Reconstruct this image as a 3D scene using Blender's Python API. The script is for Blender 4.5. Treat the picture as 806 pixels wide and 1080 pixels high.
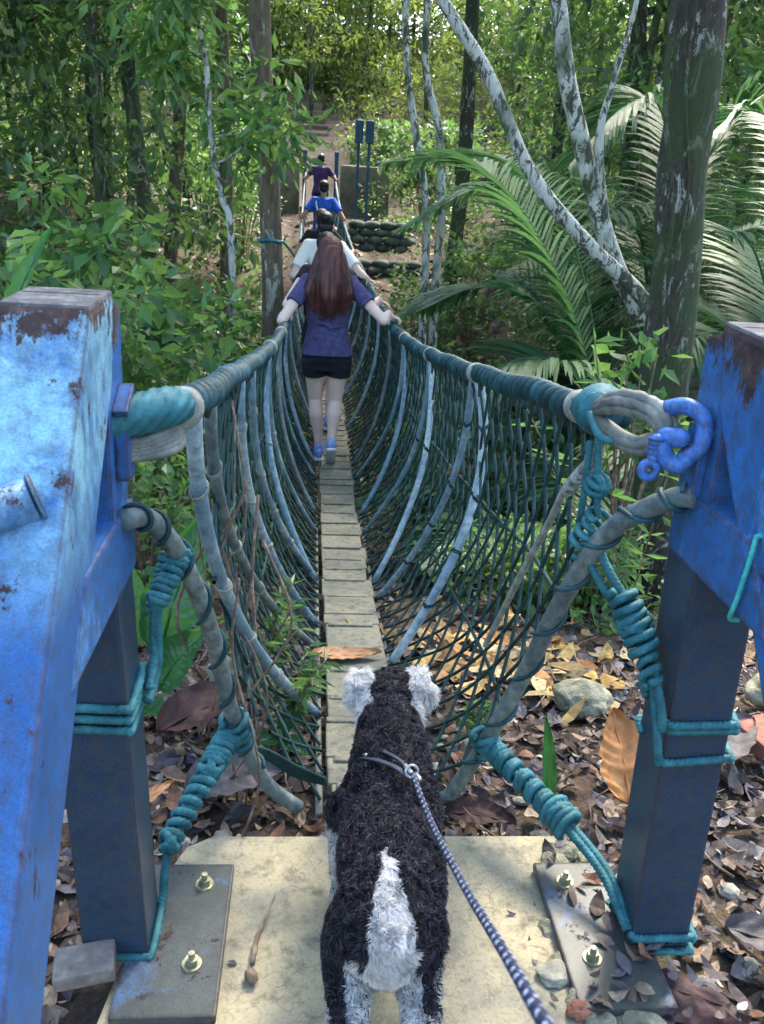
import bpy, bmesh, math, random
import numpy as np
from math import sin, cos, pi, radians, sqrt
from mathutils import Vector, Matrix, Euler, noise

for o in list(bpy.data.objects): bpy.data.objects.remove(o)
S = bpy.context.scene
COL = S.collection
rng = np.random.default_rng(7)
random.seed(7)

# ------------------------------------------------------------------ camera, light, exposure
cd = bpy.data.cameras.new('camera'); cam = bpy.data.objects.new('camera', cd); COL.objects.link(cam)
cd.sensor_fit = 'VERTICAL'; cd.sensor_height = 24.0; cd.lens = 917.0/1080.0*24.0
cd.clip_start = 0.02; cd.clip_end = 400
cam.matrix_world = Matrix.Translation((-0.19, 0, 1.5)) @ Matrix.Rotation(-radians(5.2), 4, 'Z') @ Matrix.Rotation(radians(70), 4, 'X') @ Matrix.Rotation(radians(3.5), 4, 'Z')
cd.dof.use_dof = True; cd.dof.focus_distance = 2.6; cd.dof.aperture_fstop = 7.0
S.camera = cam
SUN_EL, SUN_AZ = 52, 25      # azimuth measured from +Y towards +X
w = bpy.data.worlds.new('World'); S.world = w; w.use_nodes = True
nt = w.node_tree; nt.nodes.clear()
sky = nt.nodes.new('ShaderNodeTexSky'); sky.sky_type = 'NISHITA'; sky.sun_disc = False
sky.sun_elevation = radians(SUN_EL); sky.sun_rotation = radians(SUN_AZ)
sky.air_density = 1.0; sky.dust_density = 2.0
bg = nt.nodes.new('ShaderNodeBackground'); bg.inputs[1].default_value = 0.15
out = nt.nodes.new('ShaderNodeOutputWorld')
nt.links.new(sky.outputs[0], bg.inputs[0]); nt.links.new(bg.outputs[0], out.inputs[0])
sl = bpy.data.lights.new('sun', 'SUN'); sl.energy = 2.2; sl.angle = radians(18); sl.color = (1, .90, .74)
so = bpy.data.objects.new('sun', sl); COL.objects.link(so)
sd = Vector((sin(radians(SUN_AZ))*cos(radians(SUN_EL)), cos(radians(SUN_AZ))*cos(radians(SUN_EL)), sin(radians(SUN_EL))))
so.rotation_euler = sd.to_track_quat('Z', 'Y').to_euler()
vs = S.view_settings; vs.view_transform = 'Standard'; vs.look = 'None'; vs.gamma = 1; vs.use_curve_mapping = False
vs.exposure = 2.8
S.render.engine = 'CYCLES'
S.cycles.max_bounces = 5; S.cycles.diffuse_bounces = 3; S.cycles.glossy_bounces = 2; S.cycles.transmission_bounces = 3
S.cycles.transparent_max_bounces = 4
S.cycles.use_denoising = True

# ------------------------------------------------------------------ helpers
def V(*a): return Vector(a if len(a) == 3 else a[0])
def smooth(a, b, x):
    t = min(1, max(0, (x-a)/(b-a))); return t*t*(3-2*t)
def fbm(x, y, z=0.0, o=3):
    return sum(noise.noise(Vector((x*2**i, y*2**i, z+7.3*i)))/2**i for i in range(o))

class MB:
    """collects geometry, then links it as one mesh object"""
    def __init__(s): s.v = []; s.f = []; s.uv = {}
    def add(s, vs_, fs_):
        n = len(s.v); s.v += [tuple(p) for p in vs_]; s.f += [tuple(i+n for i in f) for f in fs_]
    def tube(s, pts, r, seg=8, cap=True, lobes=0, twist=0., amp=.18, ref=None):
        pts = [Vector(p) for p in pts]; n = len(pts)
        rr = r if isinstance(r, (list, tuple, np.ndarray)) else [r]*n
        t = [(pts[min(i+1, n-1)]-pts[max(i-1, 0)]).normalized() for i in range(n)]
        a = Vector((0, 0, 1)) if abs(t[0].z) < .9 else Vector((1, 0, 0))
        nrm = (a - t[0]*a.dot(t[0])).normalized()
        vv = []; L = 0
        for i in range(n):
            if i:
                L += (pts[i]-pts[i-1]).length
                nrm = (nrm - t[i]*nrm.dot(t[i]))
                nrm = nrm.normalized() if nrm.length > 1e-6 else t[i].orthogonal().normalized()
            b = t[i].cross(nrm)
            for k in range(seg):
                th = 2*pi*k/seg
                q = rr[i]*(1+amp*abs(sin(lobes*.5*(th+twist*L)))*2-amp) if lobes else rr[i]
                vv.append(pts[i] + (nrm*cos(th)+b*sin(th))*q)
        ff = []
        for i in range(n-1):
            for k in range(seg):
                k2 = (k+1) % seg
                ff.append((i*seg+k, i*seg+k2, (i+1)*seg+k2, (i+1)*seg+k))
        if cap:
            ff.append(tuple(range(seg-1, -1, -1))); ff.append(tuple((n-1)*seg+k for k in range(seg)))
        s.add(vv, ff)
    def capsule(s, p0, r0, p1, r1, seg=14):
        p0 = Vector(p0); p1 = Vector(p1); d = (p1-p0)
        L = d.length; d = d.normalized() if L > 1e-6 else Vector((0, 0, 1))
        P = []; R = []
        for k in range(5):
            a = pi/2*(1-k/4.0); P.append(p0-d*r0*sin(a)); R.append(max(r0*cos(a), r0*.02))
        for k in range(5):
            a = pi/2*(k/4.0); P.append(p1+d*r1*sin(a)); R.append(max(r1*cos(a), r1*.02))
        s.tube(P, R, seg)
    def chain(s, pts, rs, seg=14):
        for i in range(len(pts)-1): s.capsule(pts[i], rs[i], pts[i+1], rs[i+1], seg)
    def ellip(s, c, r, rot=(0, 0, 0), seg=18, rings=12):
        M = Matrix.Translation(Vector(c)) @ Euler(rot).to_matrix().to_4x4() @ Matrix.Diagonal((r[0], r[1], r[2], 1))
        bm = bmesh.new(); bmesh.ops.create_uvsphere(bm, u_segments=seg, v_segments=rings, radius=1, matrix=M)
        s.addbm(bm)
    def frustum(s, p0, a0, p1, a1, side=(1, 0, 0), seg=20):
        """elliptic section tapered solid; a=(half width along side, half depth)"""
        p0 = Vector(p0); p1 = Vector(p1); d = (p1-p0).normalized(); sx = Vector(side); sx = (sx-d*sx.dot(d)).normalized(); sy = d.cross(sx)
        vv = []
        for p, a in ((p0, a0), (p1, a1)):
            for k in range(seg):
                th = 2*pi*k/seg; vv.append(p+sx*a[0]*cos(th)+sy*a[1]*sin(th))
        ff = [(k, (k+1) % seg, seg+(k+1) % seg, seg+k) for k in range(seg)] + [tuple(range(seg-1, -1, -1)), tuple(range(seg, 2*seg))]
        s.add(vv, ff)
    def addbm(s, bm):
        bm.verts.ensure_lookup_table(); bm.verts.index_update()
        s.add([v.co.copy() for v in bm.verts], [tuple(v.index for v in f.verts) for f in bm.faces]); bm.free()
    def box(s, c, size, rot=(0, 0, 0), bevel=0.0, seg=2):
        bm = bmesh.new()
        M = Matrix.Translation(Vector(c)) @ Euler(rot).to_matrix().to_4x4() @ Matrix.Diagonal((size[0], size[1], size[2], 1))
        bmesh.ops.create_cube(bm, size=1, matrix=M)
        if bevel: bmesh.ops.bevel(bm, geom=bm.edges[:], offset=bevel, segments=seg, affect='EDGES', profile=.6)
        s.addbm(bm)
    def prism(s, poly, x0, x1, bevel=0.0):
        """poly of (y,z) extruded along x"""
        bm = bmesh.new()
        a = [bm.verts.new((x0, y, z)) for y, z in poly]; b = [bm.verts.new((x1, y, z)) for y, z in poly]
        n = len(poly)
        bm.faces.new(a); bm.faces.new(b[::-1])
        for i in range(n): bm.faces.new((a[i], b[i], b[(i+1) % n], a[(i+1) % n]))
        bmesh.ops.recalc_face_normals(bm, faces=bm.faces[:])
        if bevel: bmesh.ops.bevel(bm, geom=bm.edges[:], offset=bevel, segments=2, affect='EDGES', profile=.6)
        s.addbm(bm)
    def build(s, name, mat, parent=None, smooth_=True, loc=None):
        me = bpy.data.meshes.new(name); me.from_pydata(s.v, [], s.f); me.update()
        if smooth_: me.shade_smooth()
        else: me.shade_flat()
        o = bpy.data.objects.new(name, me); COL.objects.link(o)
        if mat: me.materials.append(mat)
        if parent: o.parent = parent
        if loc: o.location = loc
        return o

def np_mesh(name, v, f, mat, parent=None, col=None, smooth_=False, loc=None):
    """fast mesh from arrays: v (n,3), f (m,k)"""
    me = bpy.data.meshes.new(name)
    m, k = f.shape
    me.vertices.add(len(v)); me.vertices.foreach_set('co', v.astype(np.float32).ravel())
    me.loops.add(m*k); me.loops.foreach_set('vertex_index', f.astype(np.int32).ravel())
    me.polygons.add(m); me.polygons.foreach_set('loop_start', np.arange(0, m*k, k, dtype=np.int32))
    me.update(calc_edges=True)
    if col is not None:
        ca = me.color_attributes.new('col', 'FLOAT_COLOR', 'POINT')
        ca.data.foreach_set('color', np.concatenate([col, np.ones((len(col), 1))], 1).astype(np.float32).ravel())
    if smooth_: me.shade_smooth()
    else: me.shade_flat()
    me.materials.append(mat)
    o = bpy.data.objects.new(name, me); COL.objects.link(o)
    if parent: o.parent = parent
    if loc: o.location = loc
    return o

def fuse(mb, name, mat, parent, voxel=.006, it=4, fac=.5):
    """one continuous surface from overlapping solids"""
    o = mb.build(name+'_src', None)
    m = o.modifiers.new('r', 'REMESH'); m.mode = 'VOXEL'; m.voxel_size = voxel
    m2 = o.modifiers.new('s', 'SMOOTH'); m2.factor = fac; m2.iterations = it
    dg = bpy.context.evaluated_depsgraph_get()
    me = bpy.data.meshes.new_from_object(o.evaluated_get(dg))
    bpy.data.objects.remove(o)
    me.name = name; me.materials.clear(); me.materials.append(mat); me.shade_smooth()
    r = bpy.data.objects.new(name, me); COL.objects.link(r)
    if parent: r.parent = parent
    return r

def thing(name, label, cat, loc=(0, 0, 0), group=None):
    o = bpy.data.objects.new(name, None); COL.objects.link(o); o.empty_display_size = .1
    o.location = loc; tag(o, label, cat, group); bpy.context.view_layer.update()
    return o
def tag(o, label=None, cat=None, group=None, kind=None):
    if label: o['label'] = label
    if cat: o['category'] = cat
    if group: o['group'] = group
    if kind: o['kind'] = kind
    return o

def crspline(pts, n):
    pts = [Vector(p) for p in pts]; P = [pts[0]*2-pts[1]]+pts+[pts[-1]*2-pts[-2]]
    outp = []; m = len(pts)-1
    for i in range(n):
        u = i/(n-1)*m; k = min(int(u), m-1); t = u-k
        a, b, c, d = P[k:k+4]
        outp.append(.5*((2*b)+(c-a)*t+(2*a-5*b+4*c-d)*t*t+(3*b-a-3*c+d)*t**3))
    return outp

# ------------------------------------------------------------------ materials
def newmat(name):
    m = bpy.data.materials.new(name); m.use_nodes = True
    return m, m.node_tree, m.node_tree.nodes['Principled BSDF']
def N(nt, t, **k):
    n = nt.nodes.new(t)
    for a, b in k.items():
        if a.startswith('i_'):
            n.inputs[int(a[2:]) if a[2:].isdigit() else a[2:]].default_value = b
        else: setattr(n, a, b)
    return n
def ramp(nt, src, stops, interp='LINEAR'):
    r = nt.nodes.new('ShaderNodeValToRGB'); r.color_ramp.interpolation = interp
    el = r.color_ramp.elements
    while len(el) < len(stops): el.new(.5)
    for e, (p, c) in zip(el, stops):
        e.position = p; e.color = (c[0], c[1], c[2], 1) if not isinstance(c, (int, float)) else (c, c, c, 1)
    nt.links.new(src, r.inputs[0]); return r
def coords(nt, scale=(1, 1, 1), obj=True):
    tc = nt.nodes.new('ShaderNodeTexCoord'); mp = nt.nodes.new('ShaderNodeMapping')
    mp.inputs['Scale'].default_value = scale
    nt.links.new(tc.outputs['Object' if obj else 'Generated'], mp.inputs[0]); return mp.outputs[0]
def noi(nt, co, scale, detail=4, rough=.55, dist=0.):
    n = nt.nodes.new('ShaderNodeTexNoise'); n.inputs['Scale'].default_value = scale
    n.inputs['Detail'].default_value = detail; n.inputs['Roughness'].default_value = rough; n.inputs['Distortion'].default_value = dist
    if co: nt.links.new(co, n.inputs['Vector'])
    return n.outputs['Fac']
def mixc(nt, fac, a, b, mode='MIX'):
    m = nt.nodes.new('ShaderNodeMix'); m.data_type = 'RGBA'; m.blend_type = mode
    for s_, v_ in ((m.inputs[0], fac), (m.inputs[6], a), (m.inputs[7], b)):
        if hasattr(v_, 'links'): nt.links.new(v_, s_)
        elif isinstance(v_, (int, float)): s_.default_value = v_
        else: s_.default_value = (v_[0], v_[1], v_[2], 1)
    return m.outputs[2]
def bump(nt, p, h, strength=.3, dist=.01):
    b = nt.nodes.new('ShaderNodeBump'); b.inputs['Strength'].default_value = strength; b.inputs['Distance'].default_value = dist
    nt.links.new(h, b.inputs['Height']); nt.links.new(b.outputs[0], p.inputs['Normal'])

def leaf_mat(name, stops, rough=.42, trans=.32, tcol=(.20, .38, .11), spec=.5):
    m, nt, p = newmat(name)
    g = nt.nodes.new('ShaderNodeNewGeometry')
    c = ramp(nt, g.outputs['Random Per Island'], stops).outputs[0]
    co = coords(nt); n = noi(nt, co, 1.3, 2)
    n2 = ramp(nt, n, [(.3, .65), (.7, 1.25)]).outputs[0]
    c = mixc(nt, 1.0, c, n2, 'MULTIPLY')
    nt.links.new(c, p.inputs['Base Color']); p.inputs['Roughness'].default_value = rough
    p.inputs['Specular IOR Level'].default_value = spec
    if trans:
        t = nt.nodes.new('ShaderNodeBsdfTranslucent')
        cc = mixc(nt, 1.0, mixc(nt, .5, c, tcol), (1.6, 1.6, 1.2), 'MULTIPLY'); nt.links.new(cc, t.inputs[0])
        mx = nt.nodes.new('ShaderNodeMixShader'); mx.inputs[0].default_value = trans
        nt.links.new(p.outputs[0], mx.inputs[1]); nt.links.new(t.outputs[0], mx.inputs[2])
        nt.links.new(mx.outputs[0], nt.nodes['Material Output'].inputs[0])
    return m
M = {}
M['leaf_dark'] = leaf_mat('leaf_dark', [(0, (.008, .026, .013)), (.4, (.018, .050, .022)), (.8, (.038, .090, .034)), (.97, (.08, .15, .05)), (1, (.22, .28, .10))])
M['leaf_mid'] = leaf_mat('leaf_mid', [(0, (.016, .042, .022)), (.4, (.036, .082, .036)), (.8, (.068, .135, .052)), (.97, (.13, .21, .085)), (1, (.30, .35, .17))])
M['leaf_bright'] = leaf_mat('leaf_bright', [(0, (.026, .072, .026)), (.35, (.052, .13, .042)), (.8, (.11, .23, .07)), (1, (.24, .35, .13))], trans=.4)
M['leaf_hill'] = leaf_mat('leaf_hill', [(0, (.02, .05, .016)), (.4, (.05, .09, .025)), (.75, (.09, .14, .035)), (.93, (.20, .18, .05)), (1, (.34, .22, .07))], trans=.35, tcol=(.28, .40, .08))
M['palm'] = leaf_mat('palm', [(0, (.032, .085, .040)), (.6, (.055, .14, .062)), (1, (.095, .19, .085))], rough=.5, trans=.28, tcol=(.14, .30, .13), spec=.35)
M['yellow_leaf'] = leaf_mat('yellow_leaf', [(0, (.36, .20, .05)), (.5, (.50, .30, .07)), (1, (.55, .38, .15))], trans=0)

def attr_mat(name, rough=.6, spec=.4, bumpscale=60, bs=.2, trans=0):
    m, nt, p = newmat(name)
    a = nt.nodes.new('ShaderNodeAttribute'); a.attribute_name = 'col'
    co = coords(nt); n = noi(nt, co, bumpscale, 4)
    c = mixc(nt, 1.0, a.outputs[0], ramp(nt, n, [(.3, .6), (.7, 1.3)]).outputs[0], 'MULTIPLY')
    nt.links.new(c, p.inputs['Base Color']); p.inputs['Roughness'].default_value = rough; p.inputs['Specular IOR Level'].default_value = spec
    if bs: bump(nt, p, n, bs, .004)
    return m
M['litter'] = attr_mat('litter', .65, .35)
M['fur'] = attr_mat('fur', .6, .3, 30, 0)
nt = M['fur'].node_tree; tr_ = nt.nodes.new('ShaderNodeBsdfTranslucent'); at_ = nt.nodes.new('ShaderNodeAttribute'); at_.attribute_name = 'col'; nt.links.new(at_.outputs[0], tr_.inputs[0])
mx = nt.nodes.new('ShaderNodeMixShader'); mx.inputs[0].default_value = .45; nt.links.new(nt.nodes['Principled BSDF'].outputs[0], mx.inputs[1]); nt.links.new(tr_.outputs[0], mx.inputs[2]); nt.links.new(mx.outputs[0], nt.nodes['Material Output'].inputs[0])

def paint(name, base=(.03, .10, .42), light=(.22, .46, .72), fade_sheen=.0, rust=.5, dirt=.3, rough=.33, top=0., sky_z=False):
    m, nt, p = newmat(name)
    co = coords(nt); co2 = coords(nt, (1, 1, .35))
    n1 = noi(nt, co, 9, 5, .6); n2 = noi(nt, co, 38, 5, .65); n3 = noi(nt, co2, 5, 6, .7, .4); n4 = noi(nt, co, 220, 2)
    p.inputs['Specular IOR Level'].default_value = .3
    c = mixc(nt, ramp(nt, n1, [(.3, 0.), (.7, 1.)]).outputs[0], base, tuple(x*1.35+.01 for x in base))
    fm = ramp(nt, n3, [(.62-fade_sheen, 0.), (.72-fade_sheen*.8, 1.)]).outputs[0]
    if sky_z:  # pale tint ramps in with height, standing for sky reflection
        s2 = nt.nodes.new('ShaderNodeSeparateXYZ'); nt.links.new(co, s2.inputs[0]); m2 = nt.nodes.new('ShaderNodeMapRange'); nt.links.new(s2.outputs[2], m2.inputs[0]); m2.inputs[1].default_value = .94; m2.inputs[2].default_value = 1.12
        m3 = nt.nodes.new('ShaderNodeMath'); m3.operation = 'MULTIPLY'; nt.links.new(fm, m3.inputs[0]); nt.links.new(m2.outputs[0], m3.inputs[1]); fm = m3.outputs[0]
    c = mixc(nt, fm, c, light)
    c = mixc(nt, ramp(nt, n2, [(.35, dirt), (.6, 0.)]).outputs[0], c, (.05, .055, .06))
    # rust near edges and in spots
    bv = nt.nodes.new('ShaderNodeBevel'); bv.samples = 4; bv.inputs[0].default_value = .016
    g = nt.nodes.new('ShaderNodeNewGeometry')
    d = nt.nodes.new('ShaderNodeVectorMath'); d.operation = 'DOT_PRODUCT'
    nt.links.new(bv.outputs[0], d.inputs[0]); nt.links.new(g.outputs['Normal'], d.inputs[1])
    e = ramp(nt, d.outputs['Value'], [(.80, 1.), (.997, 0.)]).outputs[0]
    mul = nt.nodes.new('ShaderNodeMath'); mul.operation = 'MULTIPLY_ADD'
    nt.links.new(e, mul.inputs[0]); mul.inputs[1].default_value = .34
    n5 = noi(nt, coords(nt, (1, 1, .5)), 17, 10, .78, .15)
    if top:
        sx = nt.nodes.new('ShaderNodeSeparateXYZ'); nt.links.new(co, sx.inputs[0])
        tz = ramp(nt, sx.outputs[2], [(0, 0.), (1, 1.)]); tz.color_ramp.elements[0].position = .0
        mr = nt.nodes.new('ShaderNodeMapRange'); nt.links.new(sx.outputs[2], mr.inputs[0]); mr.inputs[1].default_value = 1.20; mr.inputs[2].default_value = 1.335; mr.inputs[4].default_value = top
        ad = nt.nodes.new('ShaderNodeMath'); ad.operation = 'ADD'; nt.links.new(n5, ad.inputs[0]); nt.links.new(mr.outputs[0], ad.inputs[1]); n5 = ad.outputs[0]
    nt.links.new(n5, mul.inputs[2])
    rm = ramp(nt, mul.outputs[0], [(.78-.22*rust, 0.), (.80-.22*rust, 1.)]).outputs[0]
    rc = ramp(nt, n2, [(.3, (.020, .014, .018)), (.52, (.055, .035, .034)), (.68, (.11, .07, .055)), (.8, (.20, .17, .14))]).outputs[0]
    st_ = noi(nt, coords(nt, (1, 1, .07)), 34, 4, .6); c = mixc(nt, ramp(nt, st_, [(.60, 0.), (.72, .45*min(1, rust+.1))]).outputs[0], c, (.06, .05, .05))
    grain = ramp(nt, noi(nt, co, 300, 3, .8), [(.3, .72), (.7, 1.3)]).outputs[0]; c = mixc(nt, 1., c, grain, 'MULTIPLY')
    c = mixc(nt, rm, c, rc)
    nt.links.new(c, p.inputs['Base Color'])
    rr = mixc(nt, rm, (rough,)*3, (.85,)*3); nt.links.new(rr, p.inputs['Roughness'])
    h = mixc(nt, .35, rm, n4); h = mixc(nt, .3, h, n2); bump(nt, p, h, .5, .003)
    return m
M['blue'] = paint('blue', base=(.019, .10, .29), light=(.10, .30, .60), fade_sheen=.05, rust=.80, dirt=.6, rough=.42, top=.20)
M['blue_skylit'] = paint('blue_skylit', base=(.016, .085, .26), light=(.22, .45, .58), fade_sheen=.22, rust=.80, dirt=.45, rough=.45, top=.17, sky_z=True)  # pale upper part is sky light painted into the colour
M['blue_grimy_shade'] = paint('blue_grimy_shade', base=(.013, .034, .066), light=(.05, .09, .13), fade_sheen=.04, rust=.35, dirt=.7, rough=.35)  # darkened blue: the leg's shade put into the colour, plus dirt
M['blue_far'] = paint('blue_far', base=(.015, .07, .15), light=(.04, .14, .22), rust=.3, dirt=.6, rough=.5)
M['blue_clean'] = paint('blue_clean', base=(.045, .15, .44), light=(.16, .32, .60), fade_sheen=.06, rust=.55, dirt=.6, rough=.4)
M['plate'] = paint('plate', base=(.05, .06, .058), light=(.08, .16, .30), fade_sheen=.06, rust=.85, dirt=.5, rough=.4)
M['pipe'] = paint('pipe', base=(.14, .235, .29), light=(.42, .52, .53), fade_sheen=.12, rust=.12, dirt=.5, rough=.35)
M['pipe_light'] = paint('pipe_light', base=(.20, .30, .36), light=(.50, .60, .62), fade_sheen=.15, rust=.2, dirt=.5, rough=.35)
M['pipe_old'] = paint('pipe_old', base=(.10, .14, .14), light=(.25, .30, .27), fade_sheen=.10, rust=.35, dirt=.7, rough=.5)

def simple(name, c, rough=.6, var=.25, scale=20, bs=.2, bd=.004, spec=.4, c2=None, metal=0, stretch=(1, 1, 1), bscale=None):
    m, nt, p = newmat(name); co = coords(nt, stretch); n = noi(nt, co, scale, 5, .6)
    c2 = c2 or tuple(x*(1+var*2) for x in c)
    nt.links.new(ramp(nt, n, [(.32, tuple(x*(1-var) for x in c)), (.5, c), (.72, c2)]).outputs[0], p.inputs['Base Color'])
    p.inputs['Roughness'].default_value = rough; p.inputs['Specular IOR Level'].default_value = spec; p.inputs['Metallic'].default_value = metal
    if bs: bump(nt, p, noi(nt, co, bscale or scale*4, 5, .65), bs, bd)
    return m
M['rope'] = simple('rope', (.022, .14, .165), .6, .45, 22, .6, .002, c2=(.06, .25, .29), bscale=260)
M['rope_dark'] = simple('rope_dark', (.007, .038, .036), .75, .5, 12, .4, .002, c2=(.016, .075, .07), bscale=200)
M['rope_rail'] = simple('rope_rail', (.010, .055, .066), .55, .5, 10, .6, .002, c2=(.04, .14, .165), bscale=220)
M['rope_grey'] = simple('rope_grey', (.24, .25, .22), .8, .4, 30, .6, .003, c2=(.42, .42, .36), bscale=200)
M['cable'] = simple('cable', (.16, .17, .15), .6, .5, 18, .5, .003, c2=(.34, .33, .28), bscale=150)
M['steel'] = simple('steel', (.30, .30, .20), .4, .4, 40, .3, metal=.6)
M['galv'] = simple('galv', (.5, .5, .5), .35, .3, 40, .2, metal=.8)
M['cap'] = simple('cap', (.10, .10, .11), .85, .5, 26, .9, .006, c2=(.24, .24, .24))
M['skin'] = simple('skin', (.74, .52, .43), .5, .06, 12, .05, c2=(.78, .56, .47))
M['skin_tan'] = simple('skin_tan', (.40, .22, .14), .5, .08, 12, .05, c2=(.45, .26, .18))
M['purple'] = simple('purple_cloth', (.055, .05, .125), .85, .2, 25, .5, .004, c2=(.09, .085, .24), bscale=60)
M['purple_dark'] = simple('dark_purple_cloth', (.055, .025, .10), .85, .2, 25, .3)
M['black_cloth'] = simple('black_cloth', (.008, .009, .016), .85, .3, 25, .4, .004)
M['blue_cloth'] = simple('blue_cloth', (.02, .10, .50), .8, .25, 18, .5, .006, bscale=30)
M['white_cloth'] = simple('white_cloth', (.75, .75, .74), .8, .05, 18, .4, .004, c2=(.8, .8, .8))
M['shoe'] = simple('shoe', (.20, .30, .62), .6, .2, 50, .3, c2=(.5, .6, .8))
M['shoe_sole'] = simple('shoe_sole', (.6, .62, .66), .6, .1, 50, .2)
M['hair_brown'] = simple('hair_brown', (.060, .018, .016), .5, .5, 40, .8, .006, spec=.4, c2=(.20, .055, .04), stretch=(1, 1, .06), bscale=140)
M['hair_dark'] = simple('hair_dark', (.008, .008, .009), .45, .3, 60, .6, .004, stretch=(1, 1, .1))
M['stone'] = simple('stone', (.25, .25, .21), .8, .35, 14, .6, .01, c2=(.42, .41, .33))
M['stone_dark'] = simple('stone_dark', (.07, .085, .07), .9, .45, 5, .8, .02, c2=(.14, .16, .11))
M['stone_pale'] = simple('stone_pale', (.24, .24, .17), .85, .4, 22, .9, .012, c2=(.46, .44, .31))
M['brick'] = simple('brick', (.20, .17, .15), .85, .3, 30, .5, .005)
M['brick_red'] = simple('brick_red', (.24, .10, .07), .85, .3, 30, .5, .005)
M['twig'] = simple('twig', (.16, .11, .08), .8, .4, 30, .5, c2=(.34, .27, .2))
M['twig_tan'] = simple('twig_tan', (.42, .24, .11), .7, .2, 30, .4, c2=(.5, .33, .18))

# concrete with stains
def concrete(name, base, warm, dark, scale=3):
    m, nt, p = newmat(name); co = coords(nt)
    a = noi(nt, co, scale, 6, .62, .3); b = noi(nt, co, scale*6, 5, .7); c_ = noi(nt, co, scale*40, 3)
    c = mixc(nt, ramp(nt, a, [(.38, 0.), (.62, 1.)]).outputs[0], base, warm)
    c = mixc(nt, ramp(nt, b, [(.30, .85), (.50, 0.)]).outputs[0], c, dark)
    vo = nt.nodes.new('ShaderNodeTexVoronoi'); vo.feature = 'DISTANCE_TO_EDGE'; vo.inputs['Scale'].default_value = scale*1.1; wv = nt.nodes.new('ShaderNodeVectorMath'); wv.operation = 'ADD'; nzz = nt.nodes.new('ShaderNodeTexNoise'); nzz.inputs['Scale'].default_value = 7; nt.links.new(co, nzz.inputs['Vector']); nt.links.new(co, wv.inputs[0]); nt.links.new(nzz.outputs['Color'], wv.inputs[1]); nt.links.new(wv.outputs[0], vo.inputs['Vector'])
    c = mixc(nt, ramp(nt, vo.outputs['Distance'], [(.0, .55), (.012, 0.)]).outputs[0], c, dark)
    c = mixc(nt, ramp(nt, c_, [(.25, .45), (.5, 0.)]).outputs[0], c, dark)
    nt.links.new(c, p.inputs['Base Color']); p.inputs['Roughness'].default_value = .8
    bump(nt, p, mixc(nt, .5, b, c_), .5, .006); return m
M['concrete'] = concrete('concrete', (.20, .195, .15), (.46, .39, .24), (.08, .08, .06))
M['plank'] = concrete('plank', (.17, .17, .135), (.30, .275, .20), (.05, .05, .042), 5)
M['abut'] = concrete('abutment_concrete', (.12, .10, .07), (.26, .23, .16), (.05, .05, .035), 1.2)
M['step'] = concrete('step_stone', (.10, .072, .045), (.23, .17, .105), (.035, .026, .02), 2)

def bark(name, dark, mid, lichen, lamt=.5, sc=1.0, moss=0.):
    m, nt, p = newmat(name); co = coords(nt, (1, 1, .25)); co1 = coords(nt)
    a = noi(nt, co, 22*sc, 6, .65, .3); b = noi(nt, coords(nt, (1, 1, .45)), 5.5*sc, 7, .75, .8)
    c = ramp(nt, a, [(.3, dark), (.6, mid), (.8, tuple(x*1.5 for x in mid))]).outputs[0]
    c = mixc(nt, ramp(nt, b, [(.66-.2*lamt, 0.), (.70-.2*lamt, 1.)]).outputs[0], c, lichen)
    if moss: c = mixc(nt, ramp(nt, noi(nt, co1, 2.2, 4), [(.6-moss*.2, 0.), (.7-moss*.2, .8)]).outputs[0], c, (.04, .07, .02))
    nt.links.new(c, p.inputs['Base Color']); p.inputs['Roughness'].default_value = .9
    bump(nt, p, a, 1., .03); return m
M['bark'] = bark('bark', (.018, .015, .012), (.075, .06, .045), (.42, .44, .38), .56, 2.6, .8)
M['bark_pale'] = bark('bark_pale', (.03, .035, .025), (.10, .105, .075), (.54, .56, .50), .98, 2.4, .4)
M['bark_brown'] = bark('bark_brown', (.06, .045, .03), (.16, .12, .08), (.36, .36, .30), .5, .9, .3)

# ground
m, nt, p = newmat('earth'); co = coords(nt)
a = noi(nt, co, .7, 5, .6); b = noi(nt, co, 9, 6, .7); c_ = noi(nt, co, 60, 4, .7)
c = ramp(nt, b, [(.3, (.016, .012, .010)), (.5, (.055, .037, .026)), (.7, (.14, .09, .06))]).outputs[0]
c = mixc(nt, ramp(nt, a, [(.52, 0.), (.68, .7)]).outputs[0], c, (.035, .06, .018))
c = mixc(nt, ramp(nt, c_, [(.5, 0.), (.75, .4)]).outputs[0], c, (.16, .10, .06))
nt.links.new(c, p.inputs['Base Color']); p.inputs['Roughness'].default_value = .95; bump(nt, p, mixc(nt, .5, b, c_), .9, .03)
M['earth'] = m

# ------------------------------------------------------------------ terrain
YS = [-60, 1.9, 2.8, 3.4, 4.5, 7.5, 10, 14, 16, 19, 22, 32, 60, 120]
ZS = [-.075, -.10, -.20, -.30, -.65, -1.6, -1.7, -.3, .2, .75, 1.0, 4.1, 10.2, 13]
def H(x, y):
    z = float(np.interp(y, YS, ZS))
    z = .5*z+.25*float(np.interp(y-.6, YS, ZS))+.25*float(np.interp(y+.6, YS, ZS))
    if x < -2: z += .16*(-x-2)*smooth(2, 9, y)+.05*(-x-2)
    if x > 2.6: z += .10*(x-2.6)*smooth(3, 9, y)+.03*(x-2.6)
    d = smooth(.9, 1.8, abs(x-.0)) if y > 20 else 1
    z += (.05*fbm(x*.9, y*.9)*smooth(1.8, 4, math.hypot(x, y-1.2)) + .012*fbm(x*5, y*5, 3) + .6*fbm(x*.12, y*.12, 9, 2)*smooth(9, 25, math.hypot(x, y)))*(.25+.75*d)
    return z
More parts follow.
